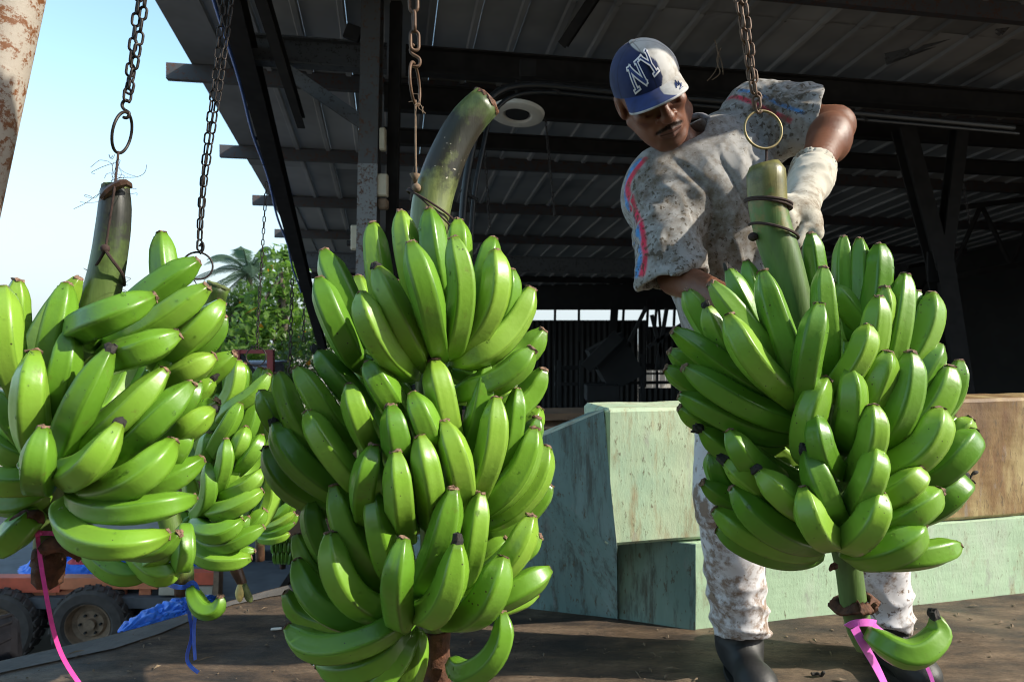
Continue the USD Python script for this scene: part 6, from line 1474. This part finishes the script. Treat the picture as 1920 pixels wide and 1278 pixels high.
# --- cap: crown, peak, letters
nth, nph = 180, 70
CC = np.array([0, .006, .037]); CRad = np.array([.0785, .1065, .084])
def crown_pt(th, ph, off=0.0):
    """th: 0 = front, + towards picture right; ph: 0 rim .. 1 top"""
    a = ph * math.pi / 2; s = np.cos(a) ** .82; zt = np.sin(a) ** .92
    bul = 1 + .035 * np.clip(np.cos(th), 0, 1) * np.sin(np.pi * np.clip(ph, 0, 1)) - .006 * np.abs(np.cos(3 * th)) ** 20
    return np.stack([CC[0] + (CRad[0] + off) * np.sin(th) * s * bul, CC[1] - (CRad[1] + off) * np.cos(th) * s * bul, CC[2] + (CRad[2] + off) * zt + .012 * np.cos(th) * (1 - ph) - .012 * (1 - ph)], -1)
th = np.linspace(-np.pi, np.pi, nth, endpoint=False); ph = np.linspace(0, 1, nph)
TH, PH = np.meshgrid(th, ph, indexing='ij'); Vc = crown_pt(TH, PH)
Vc = Vc + .0050 * (meshkit.fbm(Vc * 20, 4, 5)[..., None] - .5) * np.array([1, 1, .6]) * np.clip(PH * 6, 0, 1)[..., None]
i, j = np.meshgrid(np.arange(nth), np.arange(nph - 1), indexing='ij'); a = (i * nph + j).ravel(); b = (((i + 1) % nth) * nph + j).ravel()
crown = trimesh.Trimesh(*meshkit.arrays((Vc.reshape(-1, 3), np.stack([a, b, b + 1, a + 1], -1)))[:2], process=False)
navy, white = np.array([0.011, 0.02, 0.075]), np.array([0.46, 0.45, 0.43])
lx, ly, lz = crown.vertices.T
bx = .020 - .9 * np.clip(.055 - lz, 0, 1) * .55 - 7.0 * np.clip(lz - .085, 0, 1) ** 1.6 + .15 * np.clip(ly + .05, 0, .2)
wm_ = np.clip(.5 + (lx - bx) / .002, 0, 1)
seam = np.min([np.abs((np.arctan2(lx, -ly) - c + np.pi) % (2 * np.pi) - np.pi) for c in (0, 1.05, 2.09, -1.05, -2.09, np.pi)], axis=0) * np.hypot(lx, ly)
cc = navy + (white - navy) * wm_[:, None]; cc = cc * (1 - .6 * np.clip(1 - seam / .0022, 0, 1)[:, None])
m_cap = M('cap_cloth', {'a': ('attribute', {'attribute': 'print'}), 'g': ('texture_coordinate', {}), 'n': ('noise_texture', {'scale': 22.0, 'detail': 5.0, 'roughness': .6}), 'r': ('rgb_ramp', {'ramp': [(.3, (.52, .47, .40)), (.52, (1, 1, 1))]}),
    'm': ('mix', {'mix_type': 'multiply', 'fac': .8}), 'w': ('noise_texture', {'scale': 700.0}), 'b': ('bump', {'strength': .2, 'distance': .001}), 'p': ('principled_bsdf', {'roughness': .85, 'specular_ior_level': .25, 'sheen_weight': .1})},
    [('g.object', 'n.vector'), ('g.object', 'w.vector'), ('n.fac', 'r.fac'), ('a.color', 'm.color1'), ('r.color', 'm.color2'), ('m.color', 'p.base_color'), ('w.fac', 'b.height'), ('b.normal', 'p.normal')])
crown.vertices = hw(crown.vertices)
cp = obj('cap', crown, m_cap, man, smooth=True, attrs={'print': cc}, label='blue and white baseball cap with outlined NY letters')
bt = trimesh.creation.icosphere(2, .007); bt.apply_scale((1, 1, .6)); bt.apply_translation(crown_pt(np.array(0.), np.array(1.0)) + [0, 0, .001]); bt.vertices = hw(bt.vertices); obj('cap_button', bt, m_cap, cp, smooth=True, attrs={'print': np.tile([.45, .42, .4], (len(bt.vertices), 1))})
# peak
nu, nv = 90, 26
u = np.linspace(-1, 1, nu); w = np.linspace(0, 1, nv); Uu, Ww = np.meshgrid(u, w, indexing='ij')
tha = Uu * 1.02
rim_ = crown_pt(tha, np.zeros_like(tha))
ext = .060 * np.cos(Uu * np.pi / 2 * .94) ** .55
top_ = rim_ + np.stack([np.sin(tha) * .25 * ext * Ww, -ext * Ww, -.20 * ext * Ww - .026 * Uu ** 2 * Ww + .001], -1)
bot_ = top_ - np.array([0, 0, .0042])
Vb = np.concatenate([top_.reshape(-1, 3), bot_.reshape(-1, 3)]); i, j = np.meshgrid(np.arange(nu - 1), np.arange(nv - 1), indexing='ij'); a = (i * nv + j).ravel(); N_ = nu * nv
fq = [np.stack([a, a + nv, a + nv + 1, a + 1], -1), np.stack([a + 1, a + nv + 1, a + nv, a], -1) + N_]
e = np.arange(nu - 1) * nv + nv - 1; fq.append(np.stack([e, e + nv, e + nv + N_, e + N_], -1)[:, ::-1])
pk = trimesh.Trimesh(*meshkit.arrays((Vb, np.vstack(fq)))[:2], process=False); pk.fix_normals()
uu = np.concatenate([Uu.ravel()] * 2); ww_ = np.concatenate([Ww.ravel()] * 2)
sx = Vb[:, 0]
wmask = np.clip(.5 + (sx - (.004 + .016 * np.clip((ww_ - .55) / .45, 0, 1) + .010 * (1 - np.sqrt(np.clip(1 - ((ww_ - .38) / .62) ** 2, 0, 1))))) / .002, 0, 1)
navy2 = np.array([0.014, 0.032, 0.13])
pc = navy2 + (white - navy2) * wmask[:, None]; edge_ = np.clip((ww_ - .965) / .02, 0, 1)[:, None]; pc = pc * (1 - edge_) + np.array([.5, .5, .5]) * edge_
pc[N_:] = np.where((np.arange(N_) >= 0)[:, None], .55 * pc[N_:] + .1 * .5, 0)
pk.vertices = hw(pk.vertices); pkp = obj('peak', pk, m_cap, cp, smooth=40, attrs=None) if False else obj('peak', pk, m_cap, cp, smooth=True, attrs={'print': pc})
# NY slab letters as white outlines on the crown
from shapely.geometry import LineString, Polygon as SP
from shapely.ops import unary_union as UU
from shapely import affinity
def stroke(pts, w): return LineString(pts).buffer(w / 2, cap_style=2, join_style=2)
Nn = UU([stroke([(.16, 0), (.16, 1)], .17), stroke([(.12, .98), (.84, .02)], .22), stroke([(.80, 0), (.80, 1)], .17), stroke([(-.04, .06), (.36, .06)], .12), stroke([(-.04, .94), (.28, .94)], .12), stroke([(.62, .94), (1.0, .94)], .12)])
Yy = UU([stroke([(.46, 0), (.46, .5)], .18), stroke([(.46, .45), (.10, .96)], .18), stroke([(.46, .45), (.82, .96)], .18), stroke([(.24, .06), (.68, .06)], .12), stroke([(-.06, .94), (.28, .94)], .12), stroke([(.64, .94), (.98, .94)], .12)])
Lt = UU([affinity.translate(Nn, 0, 0), affinity.translate(Yy, 1.10, 0)]) if False else [Nn, affinity.translate(Yy, 1.12, 0)]
m_thread = plain('white_thread', (0.66, 0.66, 0.68), .8, var=.1)
m_navythread = plain('navy_thread', (0.018, 0.04, 0.16), .85, var=.1)
def lay(poly, off, thick):
    """lays a flat outline (letter units) on the crown"""
    m = trimesh.creation.extrude_polygon(poly, 1.0, engine='earcut'); m = trimesh.Trimesh(*trimesh.remesh.subdivide_to_size(m.vertices, m.faces, .09), process=False)
    q = m.vertices; lx_, ly_ = q[:, 0] - 1.06, q[:, 1] - .5; cr_, sr_ = math.cos(.22), math.sin(.22); lx_, ly_ = lx_ * cr_ - ly_ * sr_, lx_ * sr_ + ly_ * cr_; th_ = (lx_ - .34) * .040 / .088; phv = .37 + ly_ * .040 * 1.15 / .105
    m.vertices = hw(crown_pt(th_, phv, 0.0) + 0) ; base_ = crown_pt(th_, phv, off); outp = crown_pt(th_, phv, off + thick)
    m.vertices = hw(np.where((q[:, 2] > .5)[:, None], outp, base_)); return m
for poly in Lt:
    ring_ = poly.buffer(.03, join_style=2).difference(poly.buffer(-.035, join_style=2))
    for gq in getattr(ring_, 'geoms', [ring_]): obj('letter_outline', lay(gq, .0005, .0022), m_thread, cp)
    gq = poly.buffer(-.036, join_style=2)
    for g_ in getattr(gq, 'geoms', [gq]): obj('letter_fill', lay(g_, .0003, .0014), m_navythread, cp)
# scribbled mark on the white side of the peak
sc_ = [(.16, .62), (.36, .30), (.30, .55), (.52, .20), (.42, .60), (.66, .34), (.50, .72), (.74, .55), (.24, .80), (.6, .78)]
pts = []
for (a, b) in sc_:
    uq = .34 + a * .42; wq = b; th_ = np.array(uq * 1.02); r_ = crown_pt(th_, np.array(0.)); e_ = .060 * math.cos(uq * np.pi / 2 * .94) ** .55
    pts.append(hw(r_ + np.array([math.sin(uq * 1.02) * .25 * e_ * wq, -e_ * wq, -.20 * e_ * wq - .026 * uq ** 2 * wq + .0016])))
obj('scribble', tube(np.array(pts), .0009, 5), m_navythread, pkp)
